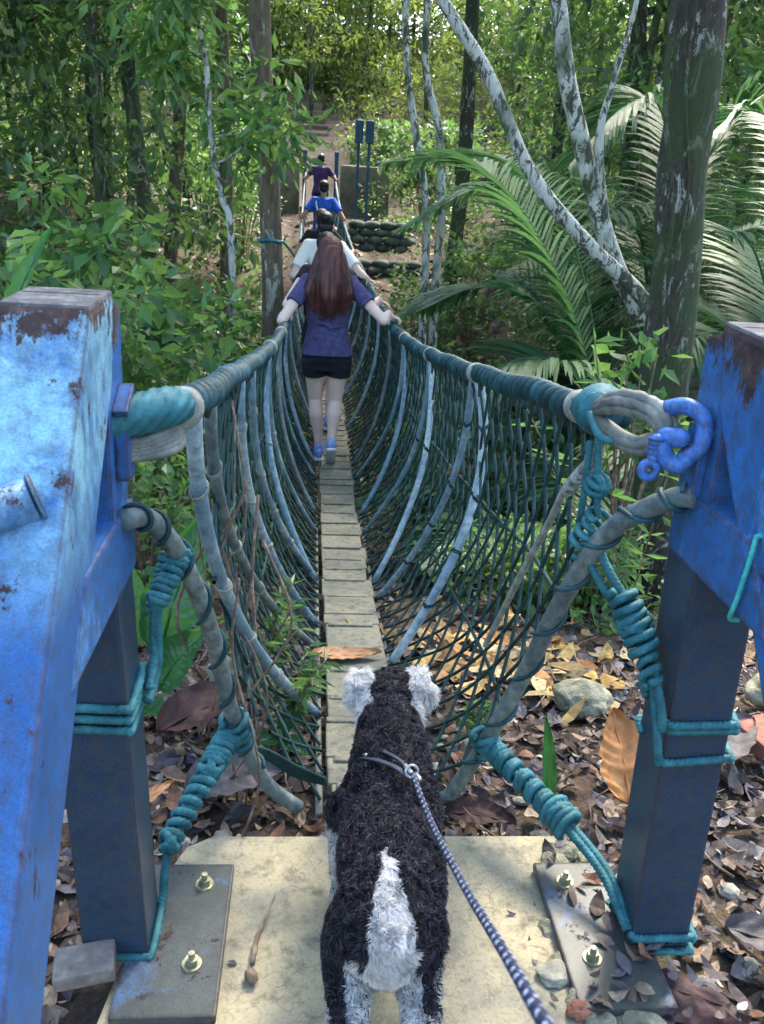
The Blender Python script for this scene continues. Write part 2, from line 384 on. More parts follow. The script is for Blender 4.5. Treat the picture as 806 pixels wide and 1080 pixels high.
def axis(lo, hi, c, fine, coarse, w):
    o = [c]; 
    while o[-1] < hi: o.append(o[-1]+fine+(coarse-fine)*min(1, max(0, (abs(o[-1]-c)-w)/25)))
    p_ = [c]
    while p_[-1] > lo: p_.append(p_[-1]-fine-(coarse-fine)*min(1, max(0, (abs(p_[-1]-c)-w)/25)))
    return sorted(set(o+p_))
gx = axis(-90, 90, 0, .07, 4, 2.5); gy = axis(-60, 120, 2.2, .07, 4, 2.5)
gv = [(x, y, H(x, y)) for y in gy for x in gx]; nx = len(gx)
gf = [(j*nx+i, j*nx+i+1, (j+1)*nx+i+1, (j+1)*nx+i) for j in range(len(gy)-1) for i in range(nx-1)]
g = np_mesh('ground', np.array(gv), np.array(gf), M['earth'], smooth_=True); tag(g, kind='structure')

# ------------------------------------------------------------------ leaf generators
def unit(a): return a/np.maximum(np.linalg.norm(a, axis=1, keepdims=True), 1e-9)
def leaf_arrays(P, D, size, width=.42, fold=.12, droop=.15, up=None):
    """5-vertex folded leaves. P base (n,3), D direction (n,3), size (n,)"""
    n = len(P); D = unit(D)
    U = rng.normal(0, .45, (n, 3)) + (np.array([0, 0, 1.]) if up is None else up)
    Sx = unit(np.cross(D, U)); Nn = unit(np.cross(Sx, D)); s = size[:, None]
    m_ = P + D*s*.45 - Nn*s*fold
    l = P + D*s*.42 - Sx*s*width*.5; r = P + D*s*.42 + Sx*s*width*.5
    t = P + D*s - Nn*s*droop*rng.uniform(.3, 1.8, (n, 1))
    v = np.stack([P, l, m_, r, t], 1).reshape(-1, 3)
    b = (np.arange(n)*5)[:, None]
    f = np.concatenate([b+np.array([[0, 2, 1]]), b+np.array([[0, 3, 2]]), b+np.array([[1, 2, 4]]), b+np.array([[2, 3, 4]])], 0)
    return v, f
def clumps(centers, rad, per, lsize, lvar=.35, squash=.75, droop=.25):
    """leaf clumps around given centres"""
    C_ = np.repeat(np.asarray(centers, float), per, 0); n = len(C_)
    R_ = np.repeat(np.asarray(rad, float) if np.ndim(rad) else np.full(len(centers), float(rad)), per)
    d = unit(rng.normal(0, 1, (n, 3))); q = rng.uniform(.25, 1, n)**.7
    off = d*(R_*q)[:, None]; off[:, 2] *= squash
    D = d*.8 + rng.normal(0, .5, (n, 3)); D[:, 2] -= droop
    return C_+off, D, lsize*(1+rng.uniform(-lvar, lvar, n))

def grow_crown(h0, h1, spread, nl, seed, lsub=4):
    """limb polylines and clump centres for a tree standing at the origin"""
    r = random.Random(seed); limbs = []; cents = []
    for i in range(nl):
        a = 2*pi*i/nl + r.uniform(-.5, .5); z = h0+(h1-h0)*((i+.5)/nl)**.9
        L = spread*(1-.45*(i/nl))*r.uniform(.7, 1.15)
        p = Vector((0, 0, z)); pts = [p.copy()]
        d = Vector((cos(a), sin(a), r.uniform(.2, .7)))
        for k in range(4):
            p = p + d.normalized()*L/4; d += Vector((r.uniform(-.35, .35), r.uniform(-.35, .35), r.uniform(-.15, .2))); pts.append(p.copy())
            if k >= 1:
                for q in range(lsub):
                    cents.append(p+Vector((r.gauss(0, L*.16), r.gauss(0, L*.16), r.gauss(0, L*.12))))
        limbs.append(pts)
    return limbs, cents

def make_tree(path, r0, r1, barkm, leafm, label, cat='tree', name='tree', seed=1, crown=(2.5, 5, 1.6, 8), leaf=.10, per=45, group=None, branches=(), cl=.45):
    """path: world points from base to top. crown=(start height above path top..., ...)"""
    base = Vector(path[0]); t = thing(name, label, cat, base, group)
    pts = [p-base for p in crspline(path, 40)]
    top = pts[-1]
    mb = MB(); rr = [r0+(r1-r0)*(i/39) for i in range(40)]
    rr = [q*(1+.10*noise.noise(pts[i]*1.7+Vector((seed, 0, 0)))+(.35*math.exp(-i*.5))) for i, q in enumerate(rr)]
    mb.tube(pts, rr, 16)
    ext = [top + Vector((0, 0, crown[1]*k/5)) + Vector((.06*k*sin(seed), .06*k*cos(seed), 0)) for k in range(6)]
    mb.tube(ext, [r1*(1-.15*k) for k in range(6)], 10)
    limbs, cents = grow_crown(crown[0], crown[1], crown[2], crown[3], seed)
    for L in limbs: mb.tube([q+top for q in L], [r1*.5, r1*.4, r1*.3, r1*.2, r1*.08], 6)
    for b in branches:
        q = [Vector(k)-base for k in b[0]]; q = crspline(q, 16); mb.tube(q, [b[1]*(1-.75*i/15) for i in range(16)], 8)
    mb.build('trunk', barkm, t)
    P, D, s_ = clumps([c+top for c in cents], cl, per, leaf)
    v, f = leaf_arrays(P, D, s_)
    np_mesh('crown', v, f, leafm, t)
    return t

# ------------------------------------------------------------------ the bridge profile
def deck(y): return -.42 + (.0115*(y-7.5)**2+.045*smooth(4.2, 2.6, y)*1 if y < 7.5 else .0062*(y-7.5)**2)
def cxo(y): return -.13*smooth(7, 22, y)
def railz(y):
    return float(np.interp(y, [1.45, 1.78, 2.05, 2.35, 2.85, 3.5, 4.4, 5, 6.2], [1.135, 1.095, 1.057, 1.017, .945, .86, .755, .695, .61])) if y < 6.2 else deck(y)+1.02+0*y
def railx(s, y): return cxo(y)+s*float(np.interp(y, [1.45, 1.8, 3, 6, 15, 22], [.42, .41, .41, .385, .36, .34]))
bridge = thing('rope_bridge', 'long sagging rope suspension bridge with netted sides and narrow plank walkway', 'rope bridge', (0, 1.75, 0))
BO = Vector((0, 1.75, 0))
# walkway boards
mb = MB(); y = 1.80; k = 0
while y < 21.9:
    L = random.uniform(.14, .30); y2 = min(y+L, 21.95); ym = (y+y2)/2; dz = (deck(y2)-deck(y))/(y2-y)
    wdt = .228+random.uniform(-.014, .014)
    mb.box(V(cxo(ym)+.005+random.uniform(-.005, .005), ym, deck(ym)-.02+random.uniform(-.003, .003))-BO, (wdt, (y2-y)-.004, .04), (math.atan(dz)+random.uniform(-.012, .012), 0, random.uniform(-.012, .012)), .006)
    # raised ridge where boards overlap
    mb.box(V(cxo(y)+.0, y2-.02, deck(y2)+.004)-BO, (wdt*random.uniform(.8, .96), .032, .012), (math.atan(dz), 0, random.uniform(-.05, .05)), .005)
    y = y2
mb.build('walkway', M['plank'], bridge)
mb = MB()
for s in (-1, 1):
    mb.tube([V(cxo(yy)+s*.135, yy, deck(yy)-.045)-BO for yy in np.linspace(1.9, 22, 90)], .010, 8, lobes=3, twist=120)
mb.build('deck_cable', M['cable'], bridge)
# hand ropes: thick bundle bound with a helical lashing
for s in (-1, 1):
    ys = [1.52 if s < 0 else 1.62]
    while ys[-1] < 22: ys.append(ys[-1]+(.03 if ys[-1] < 7 else .08))
    pts = [V(railx(s, yy), yy, railz(yy)+.004*sin(yy*9))-BO for yy in ys]
    rb = [(.0225 if s > 0 else .0185)+.003*noise.noise(Vector((yy*3, s, 0))) for yy in ys]
    m_ = MB(); m_.tube(pts, rb, 14)
    hr = m_.build('hand_rope', M['rope_rail'], bridge)
    lash = MB(); hp_ = []; yy = 1.57 if s < 0 else 1.9; ph = 0
    while yy < 12:
        c0 = V(railx(s, yy), yy, railz(yy)+.004*sin(yy*9))-BO; rr_ = (.0215 if s > 0 else .0180)+.0025*noise.noise(Vector((yy*3, s, 0)))
        hp_.append(c0+V(cos(ph)*rr_, 0, sin(ph)*rr_)); ph += 2*pi/16; yy += (.066+.016*noise.noise(Vector((yy*7, s, 1))))/16
    lash.tube(hp_, .0148, 9); lash.build('lashing', M['rope_rail'], hr)
    for yb in ([1.86, 3.12] if s > 0 else [1.535]) + [4.32, 5.52, 6.72]:
        q = [V(railx(s, yy), yy, railz(yy))-BO for yy in np.linspace(yb-.026, yb+.026, 8)]
        wr = MB(); wr.tube(q, [.033, .037, .0385, .0365, .0385, .0365, .037, .033], 20, lobes=0)
        wr.build('binding', M['rope_grey'], hr)

# nets
def section(s, y, t):
    """point of the net surface, t=0 at the hand rope, 1 at the walkway"""
    zr = railz(y)-.02; zd = deck(y)-.03
    x0 = railx(s, y)-cxo(y); x2 = s*.13
    bul = .10*smooth(1.6, 2.6, y)
    x1 = x0+s*(.02+bul); z1 = zd+.30*(zr-zd)
    a = (1-t)**2; b = 2*t*(1-t); c = t*t
    return V(a*x0+b*x1+c*x2+cxo(y), y, a*zr+b*z1+c*zd)
for s in (-1, 1):
    mb = MB(); pitch = .132; slant = .86
    rnd = random.Random(5+s)
    for sg in (-1, 1):
        y0 = 1.0
        while y0 < 22.3:
            jit = [rnd.uniform(-.02, .02) for _ in range(5)]
            pts = []; nseg = 16 if y0 < 6 else 8
            for i in range(nseg+1):
                t = i/nseg; yy = y0+sg*slant*(t-.5)+float(np.interp(t, [0, .25, .5, .75, 1], jit))
                ylo = 1.62+.33*t+(.30*(1-t) if s < 0 else 0)   # near edge of the net runs along the end hoop
                if yy < ylo or yy > 22: 
                    continue
                q = section(s, yy, t); q.x += .012*noise.noise(Vector((yy*4, t*4, s)))
                pts.append(q-BO)
            if len(pts) > 2: mb.tube(pts, .0055 if y0 < 8 else .006, 5 if y0 < 6 else 4, cap=False)
            y0 += pitch*rnd.uniform(.85, 1.15)*(1 if y0 < 12 else 1.3)
    # long ropes running along the net
    for t in (.3, .62):
        mb.tube([section(s, yy, t+.02*noise.noise(Vector((yy*2, t, 0))))-BO for yy in np.linspace(1.75+.3*t, 22, 150)], .006, 5, cap=False)
    # knots where the net ties to the hand rope
    yy = 1.7
    while yy < 9:
        q = section(s, yy, 0); mb.ellip(q-BO-V(0, 0, .018), (.011, .014, .020), (rnd.uniform(-.4, .4), 0, 0), 8, 6)
        yy += pitch
    mb.build('net', M['rope_dark'], bridge)

# curved ribs, tied at the top in pairs
def rib(s, yt, yb, r, bul=.12, mat='pipe', xb=.14, over=.0):
    p0 = V(railx(s, yt), yt, railz(yt)-.015); p3 = V(cxo(yb)+s*xb, yb, deck(yb)-.03)
    p1 = p0 + V(s*bul*.5, (yb-yt)*.15, -.36*(p0.z-p3.z)); p2 = V(p3.x+s*.20, yt*.3+yb*.7, p3.z+.30*(p0.z-p3.z))
    pts = []
    for i in range(22):
        t = i/21; pts.append(((1-t)**3)*p0+3*t*(1-t)**2*p1+3*t*t*(1-t)*p2+t**3*p3 + V(.004*noise.noise(Vector((t*3, yt, s))), .01*noise.noise(Vector((t*3, yb, s+4))), 0))
    m_ = MB(); m_.tube([q-BO for q in pts], r, 10); o = m_.build('rib', M[mat], bridge)
    # thin ties round the rib
    if yt < 5.2:
        for t in ((.18, .42, .6, .8) if yt < 3.5 else (.4,)):
            k_ = int(t*21); d = (pts[k_+1]-pts[k_]).normalized(); tb = MB()
            n1 = d.orthogonal().normalized(); n2 = d.cross(n1); c0 = pts[k_]
            tb.tube([c0+(n1*cos(a)+n2*sin(a))*(r+.002)+d*(.012*sin(a+t*9)+.0012*a) - BO for a in np.linspace(0, 4*pi, 25)], .0032, 5)
            tb.build('tie', M['rope_dark'] if s > 0 else M['rope_grey'], o)
    return o
rib(1, 3.08, 2.88, .0175, .24, 'pipe_light'); rib(1, 3.18, 3.65, .014, .06)
rib(-1, 1.66, 2.45, .017, .05, 'pipe'); rib(-1, 1.90, 3.02, .015, .05, 'pipe_old'); rib(-1, 2.72, 3.3, .016, .06); rib(-1, 3.2, 3.95, .014, .05)
T = 4.32
k = 0
while T < 21.5:
    for s in (-1, 1):
        mt = ['pipe_light', 'pipe', 'pipe_old'][(k+(s < 0)) % 3]
        rib(s, T-.03, T-.42, .015, .10, mt)
        if T < 6: rib(s, T+.04, T+.42, .0125, .07, 'pipe')
    T += 1.2; k += 1
# end hoops
hoopR = crspline([(.495, 1.41, 1.03), (.465, 1.45, 1.01), (.395, 1.54, .91), (.36, 1.66, .70), (.335, 1.78, .45), (.285, 1.87, .20), (.22, 1.93, -.01), (.18, 1.95, -.05)], 40)
hoopL = crspline([(-.50, 1.40, .96), (-.47, 1.48, .93), (-.425, 1.58, .80), (-.385, 1.69, .58), (-.36, 1.78, .36), (-.33, 1.85, .20), (-.27, 1.87, .06), (-.19, 1.88, -.02)], 40)
for nm, hp, rad in (('end_hoop', hoopR, .020), ('end_hoop', hoopL, .019)):
    m_ = MB(); m_.tube([q-BO for q in hp], rad, 12); eh = m_.build(nm, M['pipe_old'], bridge)
    rp = MB(); hel = []
    for i in range(160):
        u = i/159*37; k_ = min(int(u), 38); d = (hp[k_+1]-hp[k_]).normalized(); c0 = hp[k_].lerp(hp[k_+1], u-k_)
        n1 = d.cross(V(0, 0, 1)).normalized(); n2 = d.cross(n1); a = i*.42+.6*noise.noise(Vector((i*.05, rad*100, 0)))
        if 2 < u < 31: hel.append(c0+(n1*cos(a)+n2*sin(a))*(rad+.004)-BO)
    rp.tube(hel, .0050, 6); rp.build('wrapping', M['rope_rail'], eh)

def rope_path(mb, pts, r, n=40, tw=200):
    L = sum((Vector(pts[i+1])-Vector(pts[i])).length for i in range(len(pts)-1))
    q = crspline(pts, max(n, int(L/.003))); mb.tube(q, r*1.08, 12, lobes=3, twist=tw, amp=.20)
def coil(mb, p0, p1, R, r, turns, taper=1.0, sq=1.0, seg=40):
    p0 = Vector(p0); p1 = Vector(p1); d = (p1-p0); L = d.length; d.normalize()
    n1 = d.orthogonal().normalized(); n2 = d.cross(n1); pts = []
    n = int(turns*seg)
    for i in range(n+1):
        u = i/n; a = 2*pi*turns*u; RR = R*(1+(taper-1)*u)*(1+.05*sin(i*.37)+.14*noise.noise(Vector((i*.033, p0.x*30, p0.z*30))))
        pts.append(p0+d*(L*u+.35*r*sin(a*.5+u*9))+(n1*cos(a)+n2*sin(a)*sq)*RR)
    mb.tube(pts, r*1.08, 12, lobes=3, twist=200, amp=.20)
def knot(mb, c, R, r, seed=0, turns=4):
    rd = random.Random(seed); c = Vector(c)
    for k_ in range(turns):
        ax = Vector((rd.gauss(0, 1), rd.gauss(0, 1), rd.gauss(0, 1))).normalized(); n1 = ax.orthogonal().normalized(); n2 = ax.cross(n1)
        off = ax*rd.uniform(-.4, .4)*R
        mb.tube([c+off+(n1*cos(a)+n2*sin(a))*R*rd.uniform(.86, 1.0) for a in np.linspace(0, 2*pi, 44)], r*1.08, 12, lobes=3, twist=200, amp=.20)
def loop_rect(mb, x0, x1, y0, y1, z, r, tilt=(0, 0), turns=1, dz=.012, gap=.006):
    pts = []
    x0 -= gap; x1 += gap; y0 -= gap; y1 += gap; b = .012
    for t in range(turns):
        for (x, yv) in ((x0, y0+b), (x0+b, y0), ((x0+x1)/2, y0-.001), (x1-b, y0), (x1, y0+b), (x1, y1-b), (x1-b, y1), (x0+b, y1), (x0, y1-b)):
            u = len(pts)/9; pts.append(V(x, yv, z-dz*u+tilt[0]*(x-x0)+tilt[1]*(yv-y0)))
    q = crspline(pts+[pts[-1]+V(0, -.02, -.01)], 190*turns); mb.tube(q, r*1.08, 12, lobes=3, twist=200, amp=.20)

# hand rope ends: rope eye, whipping, cable loop
for s in (-1, 1):
    e = MB()
    if s > 0:
        A = V(.405, 1.72, 1.108); B = V(.345, 1.60, 1.155); C = V(.425, 1.475, 1.165)
        p = crspline([V(.41, 1.86, 1.085), A, V(.375, 1.64, 1.13), V(.355, 1.59, 1.14)], 40)
        e.tube([q-BO for q in p], [.033+.018*sin(pi*min(1, max(0, (i-6)/30)))**.7 for i in range(40)], 18, lobes=9, twist=60, amp=.05)
        ge = e.build('eye_wrapping', M['rope'], bridge)
        c_ = MB()
        for k_, (dz, dx) in enumerate(((.018, -.008), (.006, -.016), (-.008, -.012), (.012, .006), (-.002, 0))):
            c_.tube([q-BO for q in crspline([V(.352, 1.605, 1.135+dz*.5), V(.385+dx, 1.53, 1.165+dz), V(.43+dx, 1.475, 1.16+dz), V(.445+dx, 1.455, 1.12+dz), V(.40+dx*.5, 1.50, 1.095+dz*.6), V(.356, 1.60, 1.115+dz*.5)], 40)], .0105, 9, lobes=3, twist=150, amp=.15)
        c_.build('cable_eye', M['cable'], ge)
        sm = MB(); rope_path(sm, [V(.335, 1.58, 1.135)-BO, V(.35, 1.54, 1.10)-BO, V(.385, 1.53, 1.095)-BO, V(.40, 1.54, 1.11)-BO], .0065, 24); sm.build('cord', M['rope'], ge)
    else:
        p = crspline([V(-.412, 1.545, 1.127), V(-.425, 1.505, 1.136), V(-.452, 1.47, 1.136), V(-.49, 1.44, 1.128), V(-.53, 1.42, 1.118)], 40)
        e.tube([q-BO for q in p], [.025+.009*sin(pi*i/39) for i in range(40)], 32, lobes=8, twist=30, amp=.10)
        ge = e.build('eye_wrapping', M['rope'], bridge)
        c_ = MB()
        for k_ in range(5):
            dz = -.007*k_+.008
            c_.tube([q-BO for q in crspline([V(-.415, 1.52, 1.095+dz*.4), V(-.435+.004*k_, 1.48, 1.088+dz), V(-.47, 1.45, 1.078+dz), V(-.53, 1.42, 1.08+dz)], 30)], .0085, 9, lobes=3, twist=150, amp=.15)
        c_.build('cable_eye', M['cable'], ge)

# pale frayed ropes hanging from the right eye into the net
fr = MB()
rope_path(fr, [(.40, 1.66, 1.06), (.385, 1.70, 1.0), (.37, 1.76, .93), (.36, 1.84, .80), (.34, 1.95, .62), (.31, 2.1, .35)], .007, 50)
for k_ in range(7): knot(fr, V(.395-.004*k_, 1.68+.011*k_, 1.03-.018*k_), .011, .0045, k_, 2)
o = fr.build('frayed_rope', M['rope_grey']); tag(o, 'pale grey frayed rope hanging from the right hand rope end down along the netting', 'rope')

# ------------------------------------------------------------------ A-frames
def shear(o, O, k_=.022):
    for v in o.data.vertices:
        zz = v.co.z+O.z; v.co.x += k_*max(-.1, (.92-zz)/.92)
def aframe(xa, xb, label, zb0, zb1, lean=0.0, left=True, s=1, du=0.0):
    """xa inner face x, xb outer face x"""
    t = thing('anchor_post', label, 'steel frame', ((xa+xb)/2, 1.43, 0), 'blue steel anchor frames of the bridge')
    O = Vector(t.location)
    x0, x1 = min(xa, xb), max(xa, xb)
    L = lambda poly: [(y-O.y, z-O.z) for y, z in poly]
    # rear leg, vertical
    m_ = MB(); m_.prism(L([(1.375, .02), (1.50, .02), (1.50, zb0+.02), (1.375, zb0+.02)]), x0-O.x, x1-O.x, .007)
    rl = m_.build('rear_leg', M['blue_grimy_shade'], t, False)
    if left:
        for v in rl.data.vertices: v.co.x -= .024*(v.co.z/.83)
    rl['label'] = 'grimy lower part of the upright leg with its shade painted in dark'
    x0 += du; x1 += du
    m_ = MB(); m_.prism(L([(1.378, zb0+.021), (1.498, zb0+.021), (1.498, 1.30), (1.378, 1.335)]), x0+.003-O.x, x1-.003-O.x, .006)
    m_.build('upper_leg', M['blue'], t, False)
    # front leg, slanting towards the near side
    m_ = MB(); m_.prism(L([(1.285, 1.325), (1.44, 1.332), (1.40, 1.19), (.42, -.03), (.24, -.03), (.24, .02)]), x0-.002-O.x, x1+.002-O.x, .012)
    fl = m_.build('front_leg', M['blue_skylit'] if left else M['blue'], t, False)
    m_ = MB(); m_.prism(L([(1.2885, 1.3150), (1.437, 1.3220), (1.437, 1.3350), (1.2885, 1.3285)]), x0+.001-O.x, x1-.001-O.x, .005)
    m_.build('top_crust', M['cap'], t, False)
    # horizontal brace between the legs
    ylow = lambda z: (z+.03)/1.245+.42
    m_ = MB(); xw = .006
    m_.prism(L([(1.50, zb0), (1.50, zb1), (.0+ylow(zb1)-.06, zb1), (ylow(zb0)-.06, zb0)]), x0-xw+.003-O.x, x1+xw-O.x, .006)
    m_.build('brace', M['blue'], t, False)
    # weld seam across the front leg
    m_ = MB()
    for k_ in range(9):
        xx = x0+(x1-x0)*(k_+.5)/9; m_.ellip(V(xx, .795, .685)-O, (.010, .008, .006), (.9, 0, 0), 8, 6)
    m_.build('weld_seam', M['blue'], t)
    # lug to which the shackle hangs
    xi = xa+du; sg = -1 if xa > 0 else 1
    m_ = MB(); m_.box(V(xi+sg*.008, 1.437, 1.09)-O, (.022, .060, .13), (0, 0, 0), .005); m_.box(V(xi+sg*.010, 1.43, 1.160)-O, (.026, .072, .012), (.5, 0, 0), .003)
    m_.build('lug', M['blue'], t, False)
    # foot plate with bolts
    m_ = MB(); cx = xa+sg*.035
    m_.box(V(cx+sg*.015, 1.43, .014)-O, (.20, .40, .022), (0, 0, 0), .004)
    pl = m_.build('foot_plate', M['plate'], t, False)
    for by in (1.565, 1.35):
        b = MB(); c0 = V(cx+sg*.055, by, .025)-O
        bm = bmesh.new(); bmesh.ops.create_cone(bm, cap_ends=True, segments=24, radius1=.021, radius2=.020, depth=.004, matrix=Matrix.Translation(c0+V(0, 0, .002))); b.addbm(bm)
        bm = bmesh.new(); bmesh.ops.create_cone(bm, cap_ends=True, segments=6, radius1=.0135, radius2=.013, depth=.013, matrix=Matrix.Translation(c0+V(0, 0, .011))); b.addbm(bm)
        bm = bmesh.new(); bmesh.ops.create_cone(bm, cap_ends=True, segments=12, radius1=.007, radius2=.0065, depth=.014, matrix=Matrix.Translation(c0+V(0, 0, .024))); b.addbm(bm)
        b.build('bolt', M['steel'], pl, False)
    if not left:
        for o in [c_ for c_ in t.children_recursive if c_.type == 'MESH' and c_.name.split('.')[0] != 'lug']: shear(o, O)
    return t, O
tl, OL = aframe(-.485, -.615, 'peeling blue steel bridge frame on the left with a slanting leg painted with sky sheen', .835, .965, left=True, du=-.022)
m_ = MB(); m_.tube([V(-.548, 1.105, 1.10)-OL, V(-.70, 1.06, 1.045)-OL, V(-1.5, .90, .95)-OL], .031, 18)
pb = m_.build('cross_pipe', M['blue_skylit'], tl)
m_ = MB(); m_.tube([V(-.546, 1.1055, 1.1005)-OL, V(-.542, 1.107, 1.102)-OL], .0335, 18); m_.build('pipe_end', M['blue_skylit'], pb)
tr, OR = aframe(.500, .625, 'bright blue steel bridge frame on the right with dark rust at its top', .90, 1.03, left=False)

# shackle
sh = thing('shackle', 'chunky bright blue shackle joining the rope eye to the right frame', 'shackle', (.44, 1.43, 1.13))
SO = Vector(sh.location)
m_ = MB()
m_.tube([q-SO for q in crspline([(.405, 1.475, 1.185), (.435, 1.445, 1.20), (.462, 1.415, 1.185), (.468, 1.405, 1.15), (.458, 1.40, 1.115), (.435, 1.415, 1.10)], 36)], .0185, 16)
m_.capsule(V(.42, 1.415, 1.135)-SO, .022, V(.395, 1.43, 1.135)-SO, .021)
m_.build('bow', M['blue_clean'], sh)
m_ = MB(); m_.tube([q-SO for q in crspline([(.445, 1.41, 1.10), (.425, 1.41, 1.078), (.40, 1.42, 1.085), (.385, 1.425, 1.11), (.372, 1.43, 1.135)], 30)], [.021]*24+[.020, .019, .018, .017, .015, .012], 16)
m_.build('lower_bow', M['blue_clean'], sh)
m_ = MB(); m_.capsule(V(.374, 1.425, 1.125)-SO, .0165, V(.371, 1.425, 1.10)-SO, .0165); m_.capsule(V(.371, 1.425, 1.10)-SO, .012, V(.367, 1.42, 1.085)-SO, .012)
for zz in (1.108, 1.118, 1.128): m_.tube([V(.372+.0*zz, 1.425, zz)-SO, V(.372, 1.425, zz+.005)-SO], .0195, 6)
# flat eye with a hole
c0 = V(.361, 1.415, 1.062)-SO; ring = []
for i in range(25):
    a = 2*pi*i/24; ring.append(c0+V(cos(a)*.0165, 0, sin(a)*.0165))
m_.tube(ring, .0105, 10, cap=False)
m_.build('pin', M['blue_clean'], sh)
sh.scale = (.78, .85, .80); sh.location.z -= .0; sh.location.x += .024

# ------------------------------------------------------------------ lashings (each its own rope)
xr0, xr1, xl0, xl1 = .482, .607, -.615, -.485
m_ = MB()
loop_rect(m_, xr0+.025, xr1+.027, 1.375, 1.50, .585, .0072, (.05, .25)); loop_rect(m_, xr0+.030, xr1+.032, 1.375, 1.50, .50, .0068, (.12, .15)); loop_rect(m_, xr0+.026, xr1+.028, 1.375, 1.50, .572, .0068, (.05, .25))
rope_path(m_, [(.375, 1.60, .90), (.40, 1.545, .84), (.43, 1.50, .79)], .0075, 20); rope_path(m_, [(.39, 1.60, .87), (.42, 1.545, .81), (.445, 1.50, .775)], .0075, 20); rope_path(m_, [(.365, 1.61, .86), (.395, 1.55, .80), (.435, 1.49, .75)], .0075, 20)
coil(m_, (.425, 1.51, .80), (.468, 1.44, .70), .023, .0078, 6.5, 1.1); knot(m_, (.45, 1.475, .745), .028, .008, 3, 5); coil(m_, (.465, 1.44, .71), (.475, 1.40, .655), .016, .007, 3)
rope_path(m_, [(.478, 1.41, .68), (.486, 1.372, .62), (.495, 1.367, .575)], .0075, 20)
rope_path(m_, [(.475, 1.42, .68), (.488, 1.37, .56), (.50, 1.367, .50)], .007, 20)
coil(m_, (.39, 1.575, .93), (.37, 1.62, .84), .027, .006, 4); rope_path(m_, [(.375, 1.62, 1.08), (.378, 1.60, 1.0), (.385, 1.585, .92)], .0065, 20); rope_path(m_, [(.36, 1.62, 1.07), (.362, 1.62, .98), (.365, 1.63, .88)], .006, 20); knot(m_, (.38, 1.60, .985), .021, .0065, 21, 4)
o = m_.build('lashing_rope', M['rope']); tag(o, 'knotted teal rope from the right hoop to the middle of the right leg', 'rope', 'teal lashing ropes')
m_ = MB()
loop_rect(m_, xr0+.040, xr1+.040, 1.375, 1.50, .06, .0075, (.03, .2)); loop_rect(m_, xr0+.041, xr1+.041, 1.375, 1.50, .025, .007, (.02, .05))
pA, pB, pC = V(.285, 1.865, .195), V(.43, 1.62, .15), V(.515, 1.385, .065)
for dx in (-.008, .008):
    rope_path(m_, [pA+V(dx, 0, 0), pA.lerp(pB, .5)+V(dx, 0, .004), pB+V(dx, 0, 0), V(.495+dx, 1.50, .11), pC+V(dx*.3, 0, 0)], .0085, 80)
for q in (.03, .12, .21, .33, .47, .60, .72): coil(m_, pA.lerp(pB, q), pA.lerp(pB, q+.055), .021, .0085, 2.2)
coil(m_, (.275, 1.87, .23), (.30, 1.86, .16), .03, .0075, 3.5)
knot(m_, pB+V(-.008, .025, 0), .030, .0085, 5, 6); coil(m_, pB+V(-.02, .05, .005), pB+V(.008, -.01, -.005), .033, .0085, 4, .9)
o = m_.build('lashing_rope', M['rope']); tag(o, 'teal rope with a row of knots running down to the right leg foot', 'rope', 'teal lashing ropes')
m_ = MB()
loop_rect(m_, xl0, xl1, 1.375, 1.50, .03, .0072, (0, .1))
pA, pB = V(-.345, 1.84, .27), V(-.47, 1.56, .15)
for dx in (-.006, .006): rope_path(m_, [pA+V(dx, 0, 0), pB+V(dx, 0, 0)], .010, 20)
coil(m_, pA, pA.lerp(pB, .4), .027, .0085, 9, .8); coil(m_, pA.lerp(pB, .4), pB, .019, .0085, 7, .9); knot(m_, pA.lerp(pB, .42), .024, .008, 9, 3); knot(m_, pB, .021, .008, 11, 4)
coil(m_, (-.352, 1.80, .31), (-.335, 1.84, .22), .028, .0075, 4)
rope_path(m_, [pB, (-.476, 1.53, .09), (-.477, 1.51, .05), (-.478, 1.48, .03)], .008, 20)
o = m_.build('lashing_rope', M['rope']); tag(o, 'tightly coiled teal rope running down to the foot of the left leg', 'rope', 'teal lashing ropes')
m_ = MB()
loop_rect(m_, xl0-.018, xl1-.018, 1.375, 1.50, .615, .0072, (0, .12), 3, .022)
coil(m_, (-.425, 1.575, .84), (-.47, 1.50, .755), .015, .007, 9); coil(m_, (-.455, 1.56, .83), (-.478, 1.52, .73), .011, .0055, 10)
rope_path(m_, [(-.47, 1.50, .76), (-.477, 1.51, .70), (-.476, 1.50, .64), (-.477, 1.45, .60)], .008, 24); rope_path(m_, [(-.465, 1.50, .76), (-.470, 1.51, .70), (-.470, 1.50, .62), (-.477, 1.43, .585)], .008, 24)
o = m_.build('lashing_rope', M['rope']); tag(o, 'teal rope coiled beside the left leg and wound three times around its middle', 'rope', 'teal lashing ropes')
m_ = MB(); rope_path(m_, [(.494, 1.19, 1.045), (.4895, 1.187, 1.0), (.490, 1.20, .93), (.494, 1.215, .892), (.51, 1.215, .889)], .0035, 30); rope_path(m_, [(.494, 1.19, 1.043), (.51, 1.19, 1.046), (.53, 1.185, 1.046)], .0035, 16)
o = m_.build('thin_cord', simple('mint_cord', (.05, .42, .38), .5, .2, 40, .2)); tag(o, 'thin mint green cord looped over the brace of the right frame', 'cord')
m_ = MB()
for k_ in range(5):
    rope_path(m_, [(-.345, 1.86, .17+.004*k_), (-.28, 1.93, .10+.006*k_), (-.2, 1.96, .02+.008*k_), (-.12, 1.98, -.02+.004*k_)], .0045, 24)
o = m_.build('strand_bundle', M['rope_dark']); tag(o, 'loose bundle of dark green strands trailing from the left hoop to the walkway', 'rope')

